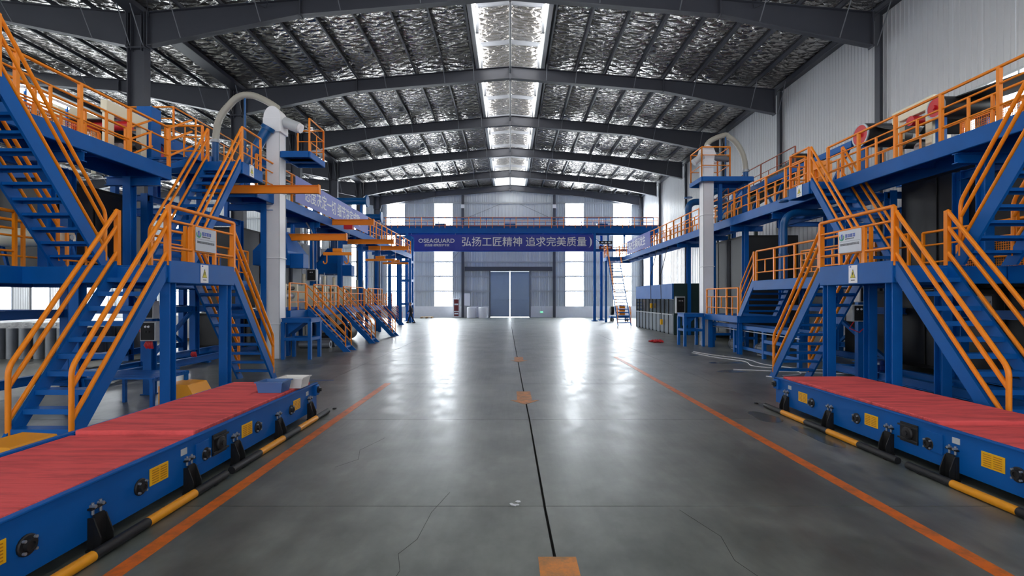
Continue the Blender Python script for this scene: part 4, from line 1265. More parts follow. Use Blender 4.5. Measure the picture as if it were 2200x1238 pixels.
# small head platform of the elevator
pf = platform('head_platform', 'small blue platform with orange cage beside the tub side elevator head', -7.0, -8.0, 17.2, 18.6, 7.25, .22, 'platform', .7)
railing(pf, [(-7.02, 17.25, 7.25), (-7.02, 18.55, 7.25), (-7.98, 18.55, 7.25)], hs=(1.15, .75, .35), step=.9, r=.022, post=.05)
hbeam(pf, 'support_arm', (-9.6, 17.9, 7.1), (-7.0, 17.9, 7.1), .16, .1, BLUE)
hbeam(pf, 'support_post', (-8.6, 17.9, 5.76), (-8.6, 17.9, 7.05), .14, .12, BLUE, up=(0, 1, 0))

e2 = shaft(1, 8.8, 22.1, .46, 8.95, 'white square bucket elevator shaft on the white wall side, inside an orange cage')
MB().prism([(8.5, 21.85, 8.2), (9.08, 21.85, 8.2), (9.12, 21.85, 8.5), (9.0, 21.85, 8.82), (8.75, 21.85, 8.92), (8.55, 21.85, 8.8), (8.46, 21.85, 8.5)], (0, .5, 0)).build('head_hood', WHITE, e2)
tube(e2, 'drive_motor', (8.5, 21.8, 8.4), (8.1, 21.8, 8.1), .15, LGREY, 14)
tube(e2, 'gearbox', (9.05, 21.9, 8.35), (9.7, 21.9, 8.3), .14, MIDGREY, 14)
hp2 = [(8.8, 22.1, 8.85)] + [(8.8 + 1.75 * (1 - math.cos(math.pi * k / 20)) / 2 + 0.02 * k * .0, 22.1, 8.9 + .62 * math.sin(math.pi * min(1, k / 15.0) * .5 + 0) if k <= 10 else 9.36 - (9.36 - 7.75) * ((k - 10) / 10.0) ** 1.6) for k in range(1, 21)]
hose('grey hose arching from the caged elevator head down to the walkway', resample(hp2, 60), .11, [(10.55, 22.1, 7.0), (10.55, 22.1, 7.78)], ((9.65, 22.1, 7.4), (9.65, 22.1, 9.35)), (10.55, 22.1, 7.0))
pf = platform('head_platform', 'blue platform with orange cage around the elevator head, white wall side', 8.35, 10.6, 21.5, 22.9, 7.42, .2, 'platform', .7)
railing(pf, [(9.6, 21.55, 7.42), (8.37, 21.55, 7.42), (8.37, 22.85, 7.42), (9.6, 22.85, 7.42), (9.6, 21.55, 7.42)], hs=(1.3, .95, .5), step=1.3, r=.022, post=.05, uprights=False)
for x in (9.4, 10.5):
    hbeam(pf, 'support_post', (x, 22.1, 5.6), (x, 22.1, 7.22), .16, .14, BLUE, up=(0, 1, 0))
bar(pf, 'support_brace', (9.45, 22.1, 5.8), (10.45, 22.1, 7.1), .07, .07, BLUE)

# ------------------------------------------------------------------ service stands (table frames) at the shafts
def stand(x0, x1, y0, y1, h, label):
    root = thing('service_stand', label, 'stand', ((x0 + x1) / 2, (y0 + y1) / 2, 0), 'blue service stands')
    for x in (x0, x1):
        for y in (y0, y1):
            bar(root, 'leg', (x, y, 0), (x, y, h - .1), .11, .11, BLUE)
    for z, t in ((h - .06, .14), (h * .5, .1)):
        for y in (y0, y1): bar(root, 'cross_rail', (x0, y, z), (x1, y, z), .09, t, BLUE)
        for x in (x0, x1): bar(root, 'side_rail', (x, y0, z), (x, y1, z), .09, t, BLUE)
    bbox(root, 'top_plate', x0 - .05, x1 + .05, y0 - .05, y1 + .05, h, h + .03, BLUE)
    MB().prism([(x0 + .1, y0 + .15, h), (x1 - .1, y0 + .15, h), (x0 + .1, y0 + .15, h - .55)], (0, y1 - y0 - .3, 0)).build('chute_plate', BLUE, root)
stand(-7.82, -6.9, 17.0, 17.85, 1.4, 'blue open table stand in front of the press line, next to the white shaft base')
stand(7.65, 8.45, 21.6, 22.4, 1.42, 'blue open table stand beside the caged elevator shaft base')

# ------------------------------------------------------------------ press line deck on the tub side with its cross stairs
SY = (19.4, 23.0, 27.1)
root = platform('press_deck', 'low blue deck with orange rails along the cream presses', -8.0, -10.6, 17.9, 31.0, 1.67, .3, 'deck', 1.6)
seg = [(17.95, SY[0] - .02)] + [(a + .78, b - .02) for a, b in zip(SY[:-1], SY[1:])] + [(SY[-1] + .78, 30.9)]
for a, b in seg:
    railing(root, [(-8.02, a, 1.67), (-8.02, b, 1.67)], hs=(1.0, .68, .3), step=1.0, r=.022, post=.06)
for y in (18.1, 21.0, 24.5, 28.0, 30.8):
    for x in (-8.15, -10.4):
        hbeam(root, 'column', (x, y, 0), (x, y, 1.37), .16, .14, BLUE, up=(0, 1, 0))
NTH = ('nearest to the white shaft', 'middle one of three', 'farthest of three')
for k, y in enumerate(SY):
    stair('cross_stair', 'blue cross stair with orange rails down to the aisle, ' + NTH[k], (-6.38, y, 0), (-8.0, y, 1.67), (0, .75, 0), group='cross stairs of the press deck', hs=(.95, .62, .25), rise_step=.21, r=.024, depth=.3)
stair('cross_stair', 'small blue cross stair with orange rails next to the walking person', (-8.45, 38.3, 0), (-9.8, 38.3, 1.5), (0, .75, 0), group='cross stairs of the press deck', hs=(.95, .62, .25), rise_step=.21, r=.024, depth=.3)
pd = platform('press_deck', 'small blue deck behind the cross stair of the walking person', -9.8, -11.2, 36.5, 41.0, 1.5, .3, 'deck', 1.6)
for y in (36.7, 40.8):
    for x in (-9.95, -11.05): hbeam(pd, 'column', (x, y, 0), (x, y, 1.2), .16, .14, BLUE, up=(0, 1, 0))
railing(pd, [(-9.82, 39.2, 1.5), (-9.82, 40.9, 1.5)], hs=(1.0, .68, .3), step=1.0, r=.022)

def press(x, y, label):
    root = thing('press_unit', label, 'machine', (x, y, 1.67), 'cream presses on the low deck')
    for yy in (y - .55, y + .45):
        bbox(root, 'side_frame', x - .5, x + .45, yy, yy + .12, 1.67, 2.65, CREAM)
        tube(root, 'air_cylinder', (x - .1, yy + .06, 2.65), (x - .1, yy + .06, 3.15), .075, CREAM, 14)
        tube(root, 'piston_rod', (x - .1, yy + .06, 3.15), (x - .1, yy + .06, 3.32), .02, GALV, 8)
    for k, (dx, z, r, m) in enumerate(((-.15, 2.0, .16, LGREY), (-.15, 2.36, .16, WHITE), (.25, 2.2, .11, GALV), (.3, 2.5, .07, BLACK))):
        tube(root, 'press_roller', (x + dx, y - .5, z), (x + dx, y + .5, z), r, m, 16)
    bbox(root, 'motor_box', x - .45, x + .1, y - .95, y - .6, 1.67, 2.1, LGREY)
    bbox(root, 'base_frame', x - .55, x + .5, y - .6, y + .62, 1.67, 1.78, BLUE)
for k, (y, w) in enumerate(((18.7, 'behind the blue table stand'), (21.6, 'between the first and second cross stair'), (22.9, 'heading the second cross stair'), (25.2, 'between the second and third cross stair'), (28.9, 'beyond the third cross stair'))):
    press(-8.72, y, 'cream press with white rollers on the low deck, ' + w)
def control_box(x, y, z, w, d, h, label, cat='control box', s=1, lamps=2, black=True):
    root = thing('control_box', label, cat, (x, y, z), 'grey control boxes')
    bbox(root, 'case', x - w / 2, x + w / 2, y - d / 2, y + d / 2, z, z + h, LGREY)
    yf = y - d / 2
    if black:
        bbox(root, 'front_panel', x - w * .42, x + w * .42, yf - .012, yf, z + h * .06, z + h * .94, SOOT)
        for k in range(lamps):
            xx = x + (k - (lamps - 1) / 2) * w * .19
            MB().lathe([(0, .02), (.022, .02), (.026, 0)], 10, ((xx, yf - .012, z + h * .74), (0, -1, 0))).build('indicator_lamp', WHITE, root)
            MB().lathe([(0, .025), (.018, .025), (.018, 0)], 10, ((xx, yf - .012, z + h * .48), (0, -1, 0))).build('switch_knob', BLACK, root)
    else:
        for k in range(2):
            bbox(root, 'latch', x + w * .3, x + w * .36, yf - .012, yf, z + h * (.25 + .4 * k), z + h * (.35 + .4 * k), MIDGREY)
    return root
for (x, y, z, lab) in ((-8.75, 17.95, 3.0, 'grey control box mounted above the first cream press'), (-8.5, 21.2, 2.85, 'grey control box on the blue post between the cream presses'), (-8.9, 22.1, 2.95, 'pale control box deeper between the cream presses')):
    c = control_box(x, y, z, .42, .22, .5, lab, lamps=2)
    bar(c, 'mounting_arm', (x, y + .08, z - 1.3), (x, y + .08, z), .06, .06, BLUE)
# hoods over the presses
def hood(x0, x1, y0, y1, z0, z1, label, s=-1):
    root = thing('extraction_hood', label, 'hood', ((x0 + x1) / 2, (y0 + y1) / 2, z0), 'blue extraction hoods')
    xm = (x0 + x1) / 2; ym = (y0 + y1) / 2
    mb = MB(); h = z0 + (z1 - z0) * .4
    mb.box(min(x0, x1), max(x0, x1), y0, y1, z0, h)
    B_ = [(x0, y0, h), (x1, y0, h), (x1, y1, h), (x0, y1, h)]; T_ = [(xm - .25, ym - .25, z1), (xm + .25, ym - .25, z1), (xm + .25, ym + .25, z1), (xm - .25, ym + .25, z1)]
    if x0 > x1: B_ = [B_[1], B_[0], B_[3], B_[2]]
    for k in range(4):
        mb.poly([B_[k], B_[(k + 1) % 4], T_[(k + 1) % 4], T_[k]])
    mb.poly(T_)
    mb.build('hood_shell', BLUE, root)
    tube(root, 'exhaust_duct', (xm, ym, z1 - .02), (xm, ym, 5.3), .2, TBLUE, 14)
    bbox(root, 'side_cover', x1 + .0, x1 + .5, y0 + .2, y0 + .7, z0 - .1, z0 + .45, BLUE)
hood(-9.6, -8.3, 18.4, 20.2, 3.35, 4.7, 'blue extraction hood hanging over the first cream press')
hood(-9.9, -8.6, 25.0, 26.8, 3.35, 4.7, 'blue extraction hood hanging over the farther presses')
hood(-12.2, -10.9, 17.0, 18.6, 3.2, 4.6, 'blue extraction hood deep behind the white elevator shaft')

# orange jib beams with hoists
def jib(y, x0, x1, z, label, hoist=True):
    root = thing('jib_beam', label, 'crane beam', ((x0 + x1) / 2, y, z), 'orange jib beams')
    hbeam(root, 'beam', (x0, y, z), (x1, y, z), .26, .14, ORANGE)
    bbox(root, 'end_stop', x1 - .02, x1 + .02, y - .08, y + .08, z - .15, z + .15, ORANGE)
    if hoist:
        bbox(root, 'hoist_trolley', x1 - 1.35, x1 - .95, y - .14, y + .14, z - .34, z - .14, REDP)
        tube(root, 'hoist_chain', (x1 - 1.15, y, z - .34), (x1 - 1.15, y, z - .7), .015, GALV, 6)
    hbeam(root, 'hanger', (x0 + .4, y, z + .13), (x0 + .4, y, z + .5), .14, .1, BLUE, up=(0, 1, 0))
jib(15.9, -9.9, -6.15, 5.62, 'orange jib beam crossing in front of the white elevator shaft', hoist=False)
jib(22.8, -11.5, -6.3, 5.62, 'orange jib beam with red hoist below the pale blue banner')
def spreader(x, y, z, w, label, ztop, hooks=True):
    root = thing('spreader_bar', label, 'spreader', (x, y, z), 'orange spreader bars')
    bar(root, 'bar', (x - w / 2, y, z), (x + w / 2, y, z), .1, .12, ORANGE)
    bar(root, 'top_block', (x - w * .16, y, z + .14), (x + w * .16, y, z + .14), .1, .14, ORANGE)
    tube(root, 'hoist_cable', (x, y, z + .2), (x, y, ztop), .012, GALV, 6)
    if hooks:
        for e in (-.38, .38):
            pts = [(x + w * e, y, z), (x + w * e, y, z - .3)] + [(x + w * e - .07 + .07 * math.cos(a), y, z - .3 - .09 * math.sin(a)) for a in (.5, 1.2, 1.9, 2.6, 3.3)]
            pipe(root, 'hook', pts, .025, ORANGE, 8)
spreader(-6.75, 19.3, 3.85, 1.1, 'orange spreader bar with two hooks over the first cross stair', 4.4)
spreader(-7.1, 27.0, 4.2, 1.6, 'orange spreader bar hanging near the third cross stair', 5.1, False)
spreader(-7.2, 31.0, 4.3, 1.6, 'orange spreader bar hanging deepest, toward the blue tower', 5.15, False)
for y, z, lab in ((27.0, 5.2, 'short orange jib beam behind the hoist, over the third cross stair'), (31.0, 5.25, 'farthest short orange jib beam on the tub side'), (19.3, 4.5, 'short orange jib beam over the hooked spreader bar')):
    jib(y, -8.9, -6.4, z, lab, hoist=False)

# blue exhaust pipes beside the walkways
def gooseneck(x, y, ztop, z0, xin, r, label):
    root = thing('exhaust_pipe', label, 'pipe', (x, y, z0), 'blue exhaust pipes')
    pipe(root, 'pipe', arc_pts([(x, y, z0), (x, y, ztop), (xin, y, ztop)], .55, 8), r, TBLUE, 16)
    for z in (z0 + .8, z0 + 2.6):
        MB().tube([(x, y, z), (x, y, z + .06)], r * 1.25, 16).build('pipe_flange', TBLUE, root)
gooseneck(9.95 + .95, 27.0, 8.0, 5.62, 13.2, .2, 'blue bent exhaust pipe right next to the caged elevator')
gooseneck(9.95 + .95, 30.2, 8.0, 5.62, 13.2, .2, 'blue bent exhaust pipe, the farther of the two beyond the caged elevator')
gooseneck(-9.9, 21.0, 7.7, 0.0, -12.5, .19, 'blue bent exhaust pipe rising just behind the tub side elevator shaft')
gooseneck(-9.9, 25.2, 7.7, 0.0, -12.5, .19, 'blue bent exhaust pipe rising above the pale blue banner')
gooseneck(9.0 + .2, 16.6, 5.0, 2.75, 10.8, .12, 'slim blue bent pipe rising from the lower deck near the short stair')
def crosspipe(x0, x1, y, z, r, label):
    root = thing('exhaust_pipe', label, 'pipe', ((x0 + x1) / 2, y, z), 'blue exhaust pipes')
    tube(root, 'pipe', (x0, y, z), (x1, y, z), r, TBLUE, 16)
    MB().tube([(x1 - .03, y, z), (x1 + .05, y, z)], r * 1.7, 18).build('end_flange', TBLUE, root)
    bar(root, 'support_post', (x1 - .35, y, 5.8), (x1 - .35, y, z - r), .12, .12, BLUE)
    bar(root, 'support_post', (x0 + .35, y, 5.8), (x0 + .35, y, z - r), .12, .12, BLUE)
crosspipe(-12.0, -8.7, 30.0, 8.0, .22, 'blue cross pipe with round end flange, higher one above the banner end')
crosspipe(-12.0, -8.75, 33.5, 7.6, .22, 'blue cross pipe with round end flange, lower one above the banner end')
# maintenance platform and box conveyor behind the hose tower
mp_ = platform('maintenance_platform', 'high orange railed platform behind the upper left walkway', -10.85, -12.4, 15.9, 20.5, 7.25, .2, 'platform', 1.4)
railing(mp_, [(-12.35, 15.95, 7.25), (-10.88, 15.95, 7.25), (-10.88, 20.45, 7.25)], hs=(1.05, .68, .3), step=1.1, r=.02, post=.045)
for y in (16.2, 20.2): hbeam(mp_, 'column', (-11.6, y, 5.2), (-11.6, y, 7.05), .16, .14, BLUE, up=(0, 1, 0))
bc = thing('box_conveyor', 'blue boxed conveyor running between walkway and hose tower', 'conveyor', (-10.7, 17.3, 6.2))
for z in (6.3, 6.95):
    bar(bc, 'chord', (-10.7, 14.7, z), (-10.7, 20.2, z - .1), .12, .22, BLUE)
for k in range(7):
    y = 14.9 + .85 * k
    bar(bc, 'web_member', (-10.7, y, 6.3), (-10.7, y + (.85 if k % 2 else -.0), 6.9), .07, .07, BLUE)
    tube(bc, 'roller', (-10.75, y, 7.05), (-11.6, y, 7.05), .06, GALV, 10)
bbox(bc, 'drive_tower', -10.95, -10.5, 14.45, 14.85, 5.7, 7.75, BLUE)
tg = thing('truss_girder', 'blue zigzag truss behind the orange rails on the white wall side', 'truss', (11.05, 19, 5.9))
for z in (6.0, 7.1): bar(tg, 'chord', (11.05, 15.9, z), (11.05, 24.5, z), .12, .2, BLUE)
for k in range(9):
    y = 16.0 + .94 * k
    bar(tg, 'web_member', (11.05, y, 6.0 if k % 2 else 7.1), (11.05, y + .94, 7.1 if k % 2 else 6.0), .08, .08, BLUE)
for y in (16.0, 20.2, 24.4): hbeam(tg, 'column', (11.05, y, 5.0), (11.05, y, 6.0), .18, .16, BLUE, up=(0, 1, 0))
oc = thing('orange_cabinet', 'orange cabinet standing behind the walkway rail near the landing, white wall side', 'cabinet', (11.0, 17.8, 5.6))
bbox(oc, 'case', 10.8, 11.3, 17.3, 18.2, 5.62, 6.95, ORANGE)
bbox(oc, 'door', 10.785, 10.8, 17.38, 17.74, 5.7, 6.85, ORANGE); bbox(oc, 'door', 10.785, 10.8, 17.77, 18.12, 5.7, 6.85, ORANGE)
ic = thing('inclined_conveyor', 'dark green inclined conveyor with rust red rail before the white wall', 'conveyor', (12.2, 24, 6.5))
bar(ic, 'trough', (12.2, 28.5, 6.6), (12.2, 20.5, 7.7), .8, .5, DGREEN)
bar(ic, 'belt', (12.2, 28.4, 6.9), (12.2, 20.6, 8.0), .6, .05, BLACK)
tube(ic, 'head_roller', (11.75, 20.5, 7.9), (12.65, 20.5, 7.9), .22, BLACK, 14)
for y in (21.5, 24.5, 27.5): bar(ic, 'support_leg', (12.2, y, 5.2), (12.2, y, 6.4 + (28.5 - y) * .13), .14, .14, DGREEN)
pw = platform('conveyor_catwalk', 'thin catwalk with rust red rails beside the dark green conveyor', 11.5, 11.75, 19.8, 28.0, 7.25, .1, 'catwalk', 3.0, DGREEN)
railing(pw, [(11.5, 19.9, 7.25), (11.5, 24.0, 7.25)], hs=(1.0, .55), step=1.3, mat=BROWN, r=.02, post=.045)
railing(pw, [(11.5, 24.0, 7.25), (11.5, 28.0, 6.6)], hs=(1.0, .55), step=1.0, mat=BROWN, r=.02, post=.045)
for y in (20.2, 27.6): bar(pw, 'support_post', (11.62, y, 5.2), (11.62, y, 7.15), .1, .1, DGREEN)

# ------------------------------------------------------------------ far gantry bridge with the slogan banner
br = thing('gantry_bridge', 'blue bridge with orange rails crossing the hall before the end wall', 'bridge', (0, 45.6, 6.3))
hbeam(br, 'main_girder', (-13.6, 45.2, 8.38), (13.6, 45.2, 8.38), .7, .3, BLUE, tf=.04)
hbeam(br, 'main_girder', (-13.6, 46.4, 8.38), (13.6, 46.4, 8.38), .7, .3, BLUE, tf=.04)
bbox(br, 'deck_plate', -13.6, 13.6, 45.05, 46.55, 8.73, 8.77, BLUE)
railing(br, [(-13.5, 45.02, 8.5), (13.5, 45.02, 8.5)], hs=(.98, .66, .2), step=1.1, r=.022, post=.05)
railing(br, [(-13.5, 46.5, 8.75), (13.5, 46.5, 8.75)], hs=(.9, .5), step=2.2, mat=BLUE, r=.03, post=.06)
hbeam(br, 'lower_chord', (-13.6, 45.4, 6.5), (13.6, 45.4, 6.5), .25, .2, BLUE)
hbeam(br, 'lower_chord', (-13.6, 45.4, 7.95), (13.6, 45.4, 7.95), .16, .2, BLUE)
for k in range(19):
    x = -13.5 + 1.5 * k
    bar(br, 'hanger', (x, 45.4, 6.5), (x, 45.4, 8.05), .14, .14, BLUE)
    if k < 18: bar(br, 'brace', (x, 45.4, 6.5 if k % 2 else 7.9), (x + 1.5, 45.4, 7.9 if k % 2 else 6.5), .06, .06, BLUE)
for x, y in ((7.7, 45.0), (8.6, 46.6), (-9.4, 46.6), (-9.4, 45.0), (13.0, 45.4), (-13.2, 45.4)):
    hbeam(br, 'leg', (x, y, 0), (x, y, 8.05), .28, .22, BLUE, up=(0, 1, 0), tf=.03)
    bbox(br, 'base_plate', x - .25, x + .25, y - .25, y + .25, 0, .08, BLUE)
for x in (-6.5, 0.0, 8.6):
    bbox(br, 'junction_box', x - .5, x + .5, 45.9, 46.3, 8.77, 9.05, TBLUE)
bn = thing('slogan_banner', 'long dark blue banner with white slogan hung under the gantry bridge', 'banner', (-.8, 44.9, 6.42), 'slogan banners')
mb = MB(); n = 40
xa, xb = -9.3, 7.75
for i in range(n):
    for j in range(3):
        P = lambda i, j: (xa + (xb - xa) * i / n, 44.92 + .02 * math.sin(i * 1.7) * (1 - j / 3), 6.42 + 1.46 * j / 3)
        mb.poly([P(i, j), P(i + 1, j), P(i + 1, j + 1), P(i, j + 1)], True)
mb.build('cloth', BANNERB, bn)
letter(bn, 'slogan', face_m((1.27, 44.89, 7.17), 'F', (.93, .93)), PRINTW)
letter(bn, 'brand', face_m((-6.7, 44.89, 7.3), 'F', (.56, .52)), PRINTW)
letter(bn, 'sub', face_m((-6.65, 44.89, 6.9), 'F', (.245, .25)), PRINTW)
mb = MB()
for k in range(12):
    a0, a1 = math.radians(-70 + 140 * k / 12), math.radians(-70 + 140 * (k + 1) / 12)
    P = lambda a, r: (6.95 + math.cos(a) * r - .0, 44.885, 7.2 + math.sin(a) * .55)
    t0, t1 = .16 * math.sin(math.pi * k / 12), .16 * math.sin(math.pi * (k + 1) / 12)
    mb.poly([P(a0, .5 - t0), P(a0, .5), P(a1, .5), P(a1, .5 - t1)])
mb.build('crescent_mark', PRINTW, bn)
for x in (-9.0, -5, -1, 3, 7.5): tube(bn, 'tie_cord', (x, 44.93, 7.86), (x, 45.1, 8.06), .012, LGREY, 5)

b2 = thing('slogan_banner', 'pale blue banner with white slogan on the walkway rail, tub side', 'banner', (-8.2, 23.6, 5.8), 'slogan banners')
bbox(b2, 'cloth', -8.185, -8.175, 18.8, 28.4, 5.80, 6.80, BANNERL)
letter(b2, 'left', face_m((-8.172, 23.25, 6.25), 'L', (.59, .66)), PRINTW)
b3 = thing('slogan_banner', 'blue banner with white slogan on the walkway rail, white wall side', 'banner', (9.5, 37, 5.6), 'slogan banners')
bbox(b3, 'cloth', 9.475, 9.485, 33.4, 40.0, 5.62, 6.68, BANNERB)
letter(b3, 'right', face_m((9.472, 37.1, 6.15), 'R', (.72, .72)), PRINTW)
for zz, mm, lab in ((7.2, SOOT, 'small black board hung in the bridge truss near the banner end'), (6.72, DRED, 'dark red board low in the bridge truss near the banner end')):
    o = thing('hanging_board', lab, 'sign', (8.75, 45.25, zz))
    bbox(o, 'board', 8.15, 9.35, 45.2, 45.24, zz - .14, zz + .14, mm)
    for k in range(3): bbox(o, 'mark', 8.35 + .32 * k, 8.55 + .32 * k, 45.19, 45.2, zz - .06, zz + .06, PRINTW)

# tower frame near the walking person
tw = thing('ladder_tower', 'blue rectangular tower frame beside the walking person', 'tower', (-9.0, 42.5, 0))
for x in (-9.55, -8.5):
    for y in (42.0, 43.0): bar(tw, 'column', (x, y, 0), (x, y, 7.4), .2, .2, BLUE)
for z in (1.6, 3.6, 5.2, 7.3):
    for y in (42.0, 43.0): bar(tw, 'cross_rail', (-9.55, y, z), (-8.5, y, z), .16, .2, BLUE)
    for x in (-9.55, -8.5): bar(tw, 'side_rail', (x, 42.0, z), (x, 43.0, z), .16, .2, BLUE)

# ------------------------------------------------------------------ booth and far ladder stair on the white wall side
bt = thing('spray_booth', 'grey panelled booth with dark glazing and blue fascia, white wall side', 'booth', (11, 32.6, 0))
bbox(bt, 'booth_core', 9.36, 12.6, 28.25, 36.4, .0, 2.9, BOOTH)
n = 10
for k in range(n):
    a = 28.25 + 8.15 * k / n; b = 28.25 + 8.15 * (k + 1) / n
    bbox(bt, 'lower_panel', 9.33, 9.36, a + .03, b - .03, .08, 1.12, BOOTH)
    bbox(bt, 'glazing_pane', 9.335, 9.36, a + .05, b - .05, 1.2, 2.02, GLASSD)
    bbox(bt, 'mullion', 9.30, 9.36, b - .03, b + .03, 0, 2.05, SOOT)
bbox(bt, 'handrail', 9.27, 9.31, 28.25, 36.4, 1.13, 1.18, LGREY)
bbox(bt, 'fascia', 9.28, 9.37, 28.25, 36.4, 2.05, 2.95, BLUE)
bbox(bt, 'end_wall', 9.36, 12.6, 28.2, 28.25, 0, 2.95, DGREEN)
for y in (30.0, 32.2):
    cb = thing('pendant_control', 'yellow pendant control hanging by a black cable before the booth, %s one' % ('nearer' if y < 31 else 'farther'), 'control', (9.2, y, 1.3), 'pendant controls')
    pipe(cb, 'cable', [(9.58, y, 5.26), (9.18, y + .1, 3.5), (9.2, y, 1.75 if y > 31 else .8)], .02, SOOT, 6)
    z = 1.45 if y > 31 else .5
    bbox(cb, 'handset', 9.13, 9.27, y - .06, y + .06, z, z + .32, YELLOW)
control_box(9.65, 28.05, 1.25, .5, .3, .95, 'tall grey control box on the near end of the booth', lamps=3)
stair('ladder_stair', 'steep narrow blue stair with orange rails before the far end of the booth', (8.2, 37.6, 0), (8.2, 41.8, 5.6), (1.05, 0, 0), hs=(1.0, .6), rise_step=.25, r=.025, depth=.25)
pl_ = platform('tower_landing', 'blue landing at the head of the far narrow stair', 8.2, 9.5, 41.8, 43.2, 5.6, .3, 'landing', 1.0)
railing(pl_, [(8.22, 41.9, 5.6), (8.22, 43.1, 5.6)], step=1.2)
hbeam(pl_, 'column', (8.35, 43.0, 0), (8.35, 43.0, 5.3), .18, .16, BLUE, up=(0, 1, 0))

# short stair and low platform before the caged elevator
lp = platform('low_platform', 'low blue platform with orange rails beyond the short stair', 8.5, 10.4, 18.4, 21.5, 1.45, .26, 'platform', 1.4)
railing(lp, [(8.53, 18.45, 1.45), (8.53, 21.4, 1.45)], hs=(1.05, .72, .28), step=.95, r=.024, post=.06)
for y in (18.6, 21.3):
    for x in (8.65, 10.2): hbeam(lp, 'column', (x, y, 0), (x, y, 1.19), .16, .14, BLUE, up=(0, 1, 0))
stair('steel_stair', 'short blue stair with bleached stringers between lower deck and low platform', (8.5, 18.35, 1.45), (8.5, 17.25, DZ), (1.35, 0, 0), rails=(0,), hs=(1.02, .7, .28), rise_step=.21, r=.026)
bf = thing('low_bench', 'long low blue open bench before the grey motors on the floor', 'bench', (8.85, 18.3, 0))
for y in (15.0, 17.1, 19.3, 21.4):
    for x in (8.8, 9.6):
        bar(bf, 'leg', (x, y, 0), (x, y, 1.02), .11, .11, BLUE)
    bar(bf, 'cross_rail', (8.8, y, .55), (9.6, y, .55), .08, .1, BLUE)
for x in (8.8, 9.6):
    bar(bf, 'top_rail', (x, 14.9, 1.02), (x, 21.5, 1.02), .12, .14, BLUE)
bar(bf, 'bottom_rail', (8.8, 15.0, .24), (8.8, 19.3, .24), .08, .11, BLUE)
bar(bf, 'middle_rail', (8.8, 15.0, .62), (8.8, 17.1, .62), .08, .11, BLUE)
tube(bf, 'conduit', (8.74, 14.9, .88), (8.74, 21.5, .9), .02, GALV, 6)

def motor(x, y, z, L, r, mat, label, vertical=False):
    root = thing('electric_motor', label, 'motor', (x, y, z), 'electric motors')
    ax = (0, 0, 1) if vertical else (0, 1, 0)
    o = (x, y, z + .03) if vertical else (x, y - L / 2, z + r + .04)
    prof = [(0, 0), (r * .8, 0), (r * .9, .04), (r * .9, L * .8), (r * 1.02, L * .8), (r * 1.02, L * .97), (r * .8, L), (0, L)]
    MB().lathe(prof, 20, (o, ax)).build('housing', mat, root)
    mb = MB()
    for k in range(16):
        a = 2 * math.pi * k / 16
        if vertical: p = V((x + math.cos(a) * r * .95, y + math.sin(a) * r * .95, z + .08)); q = p + V((0, 0, L * .68))
        else: p = V((x + math.cos(a) * r * .95, y - L * .44, z + r + .04 + math.sin(a) * r * .95)); q = p + V((0, L * .7, 0))
        mb.obox(p, q, .012, .03)
    mb.build('cooling_fins', mat, root)
    if vertical:
        bbox(root, 'foot', x - r, x + r, y - r, y + r, z, z + .03, mat)
        bbox(root, 'terminal_box', x - r * .35, x + r * .35, y - r * 1.3, y - r * .9, z + L * .55, z + L * .8, mat)
        bbox(root, 'rating_plate', x - r * .6, x - r * .3, y - r * 1.01, y - r * .96, z + L * .82, z + L * .93, LGREY)
    else:
        bbox(root, 'foot', x - r * .8, x + r * .8, y - L * .3, y + L * .3, z, z + .06, mat)
        bbox(root, 'terminal_box', x - r * .4, x + r * .4, y - .1, y + .1, z + 2 * r, z + 2 * r + .12, mat)
motor(9.35, 12.6, .03, .5, .18, MOTORB, 'upright dark blue motor on the floor between the landing columns', True)
motor(9.3, 18.1, 0, .6, .2, MIDGREY, 'grey motor lying under the bench frame, nearer to the short stair')
motor(9.3, 20.3, 0, .6, .2, MIDGREY, 'grey motor lying under the bench frame, nearer to the caged elevator')

# control boxes hung under the landings
c = control_box(8.42, 11.9, 1.56, .48, .24, .4, 'grey control box with four lamps under the landing, lower of two', lamps=4)
bar(c, 'mounting_post', (8.55, 12.08, 0), (8.55, 12.08, DZ - .36), .14, .12, BLUE)
pipe(c, 'red_cable', [(8.3, 11.9, 1.57), (8.15, 11.85, 1.4), (8.35, 11.8, 1.3), (8.6, 11.9, 1.45)], .012, REDP, 6)
control_box(8.5, 11.9, 2.02, .28, .22, .36, 'small grey control box under the landing, upper of two', lamps=1)
control_box(9.9, 10.4, 1.75, .3, .24, .42, 'plain grey junction box on the far post under the landing, white wall side', black=False)
c = control_box(-7.76, 10.66, 1.2, .34, .2, .42, 'grey control box with two lamps beside the tub side landing column, lower of two', lamps=2)
bar(c, 'mounting_bracket', (-7.9, 10.72, 1.4), (-7.9, 10.82, 1.4), .1, .3, BLUE)
pipe(c, 'red_cable', [(-7.92, 10.64, 1.3), (-8.02, 10.62, 1.5), (-7.9, 10.64, 1.75)], .012, REDP, 6)
control_box(-7.78, 10.66, 1.68, .28, .2, .38, 'grey control box beside the tub side landing column, upper of two', lamps=1)

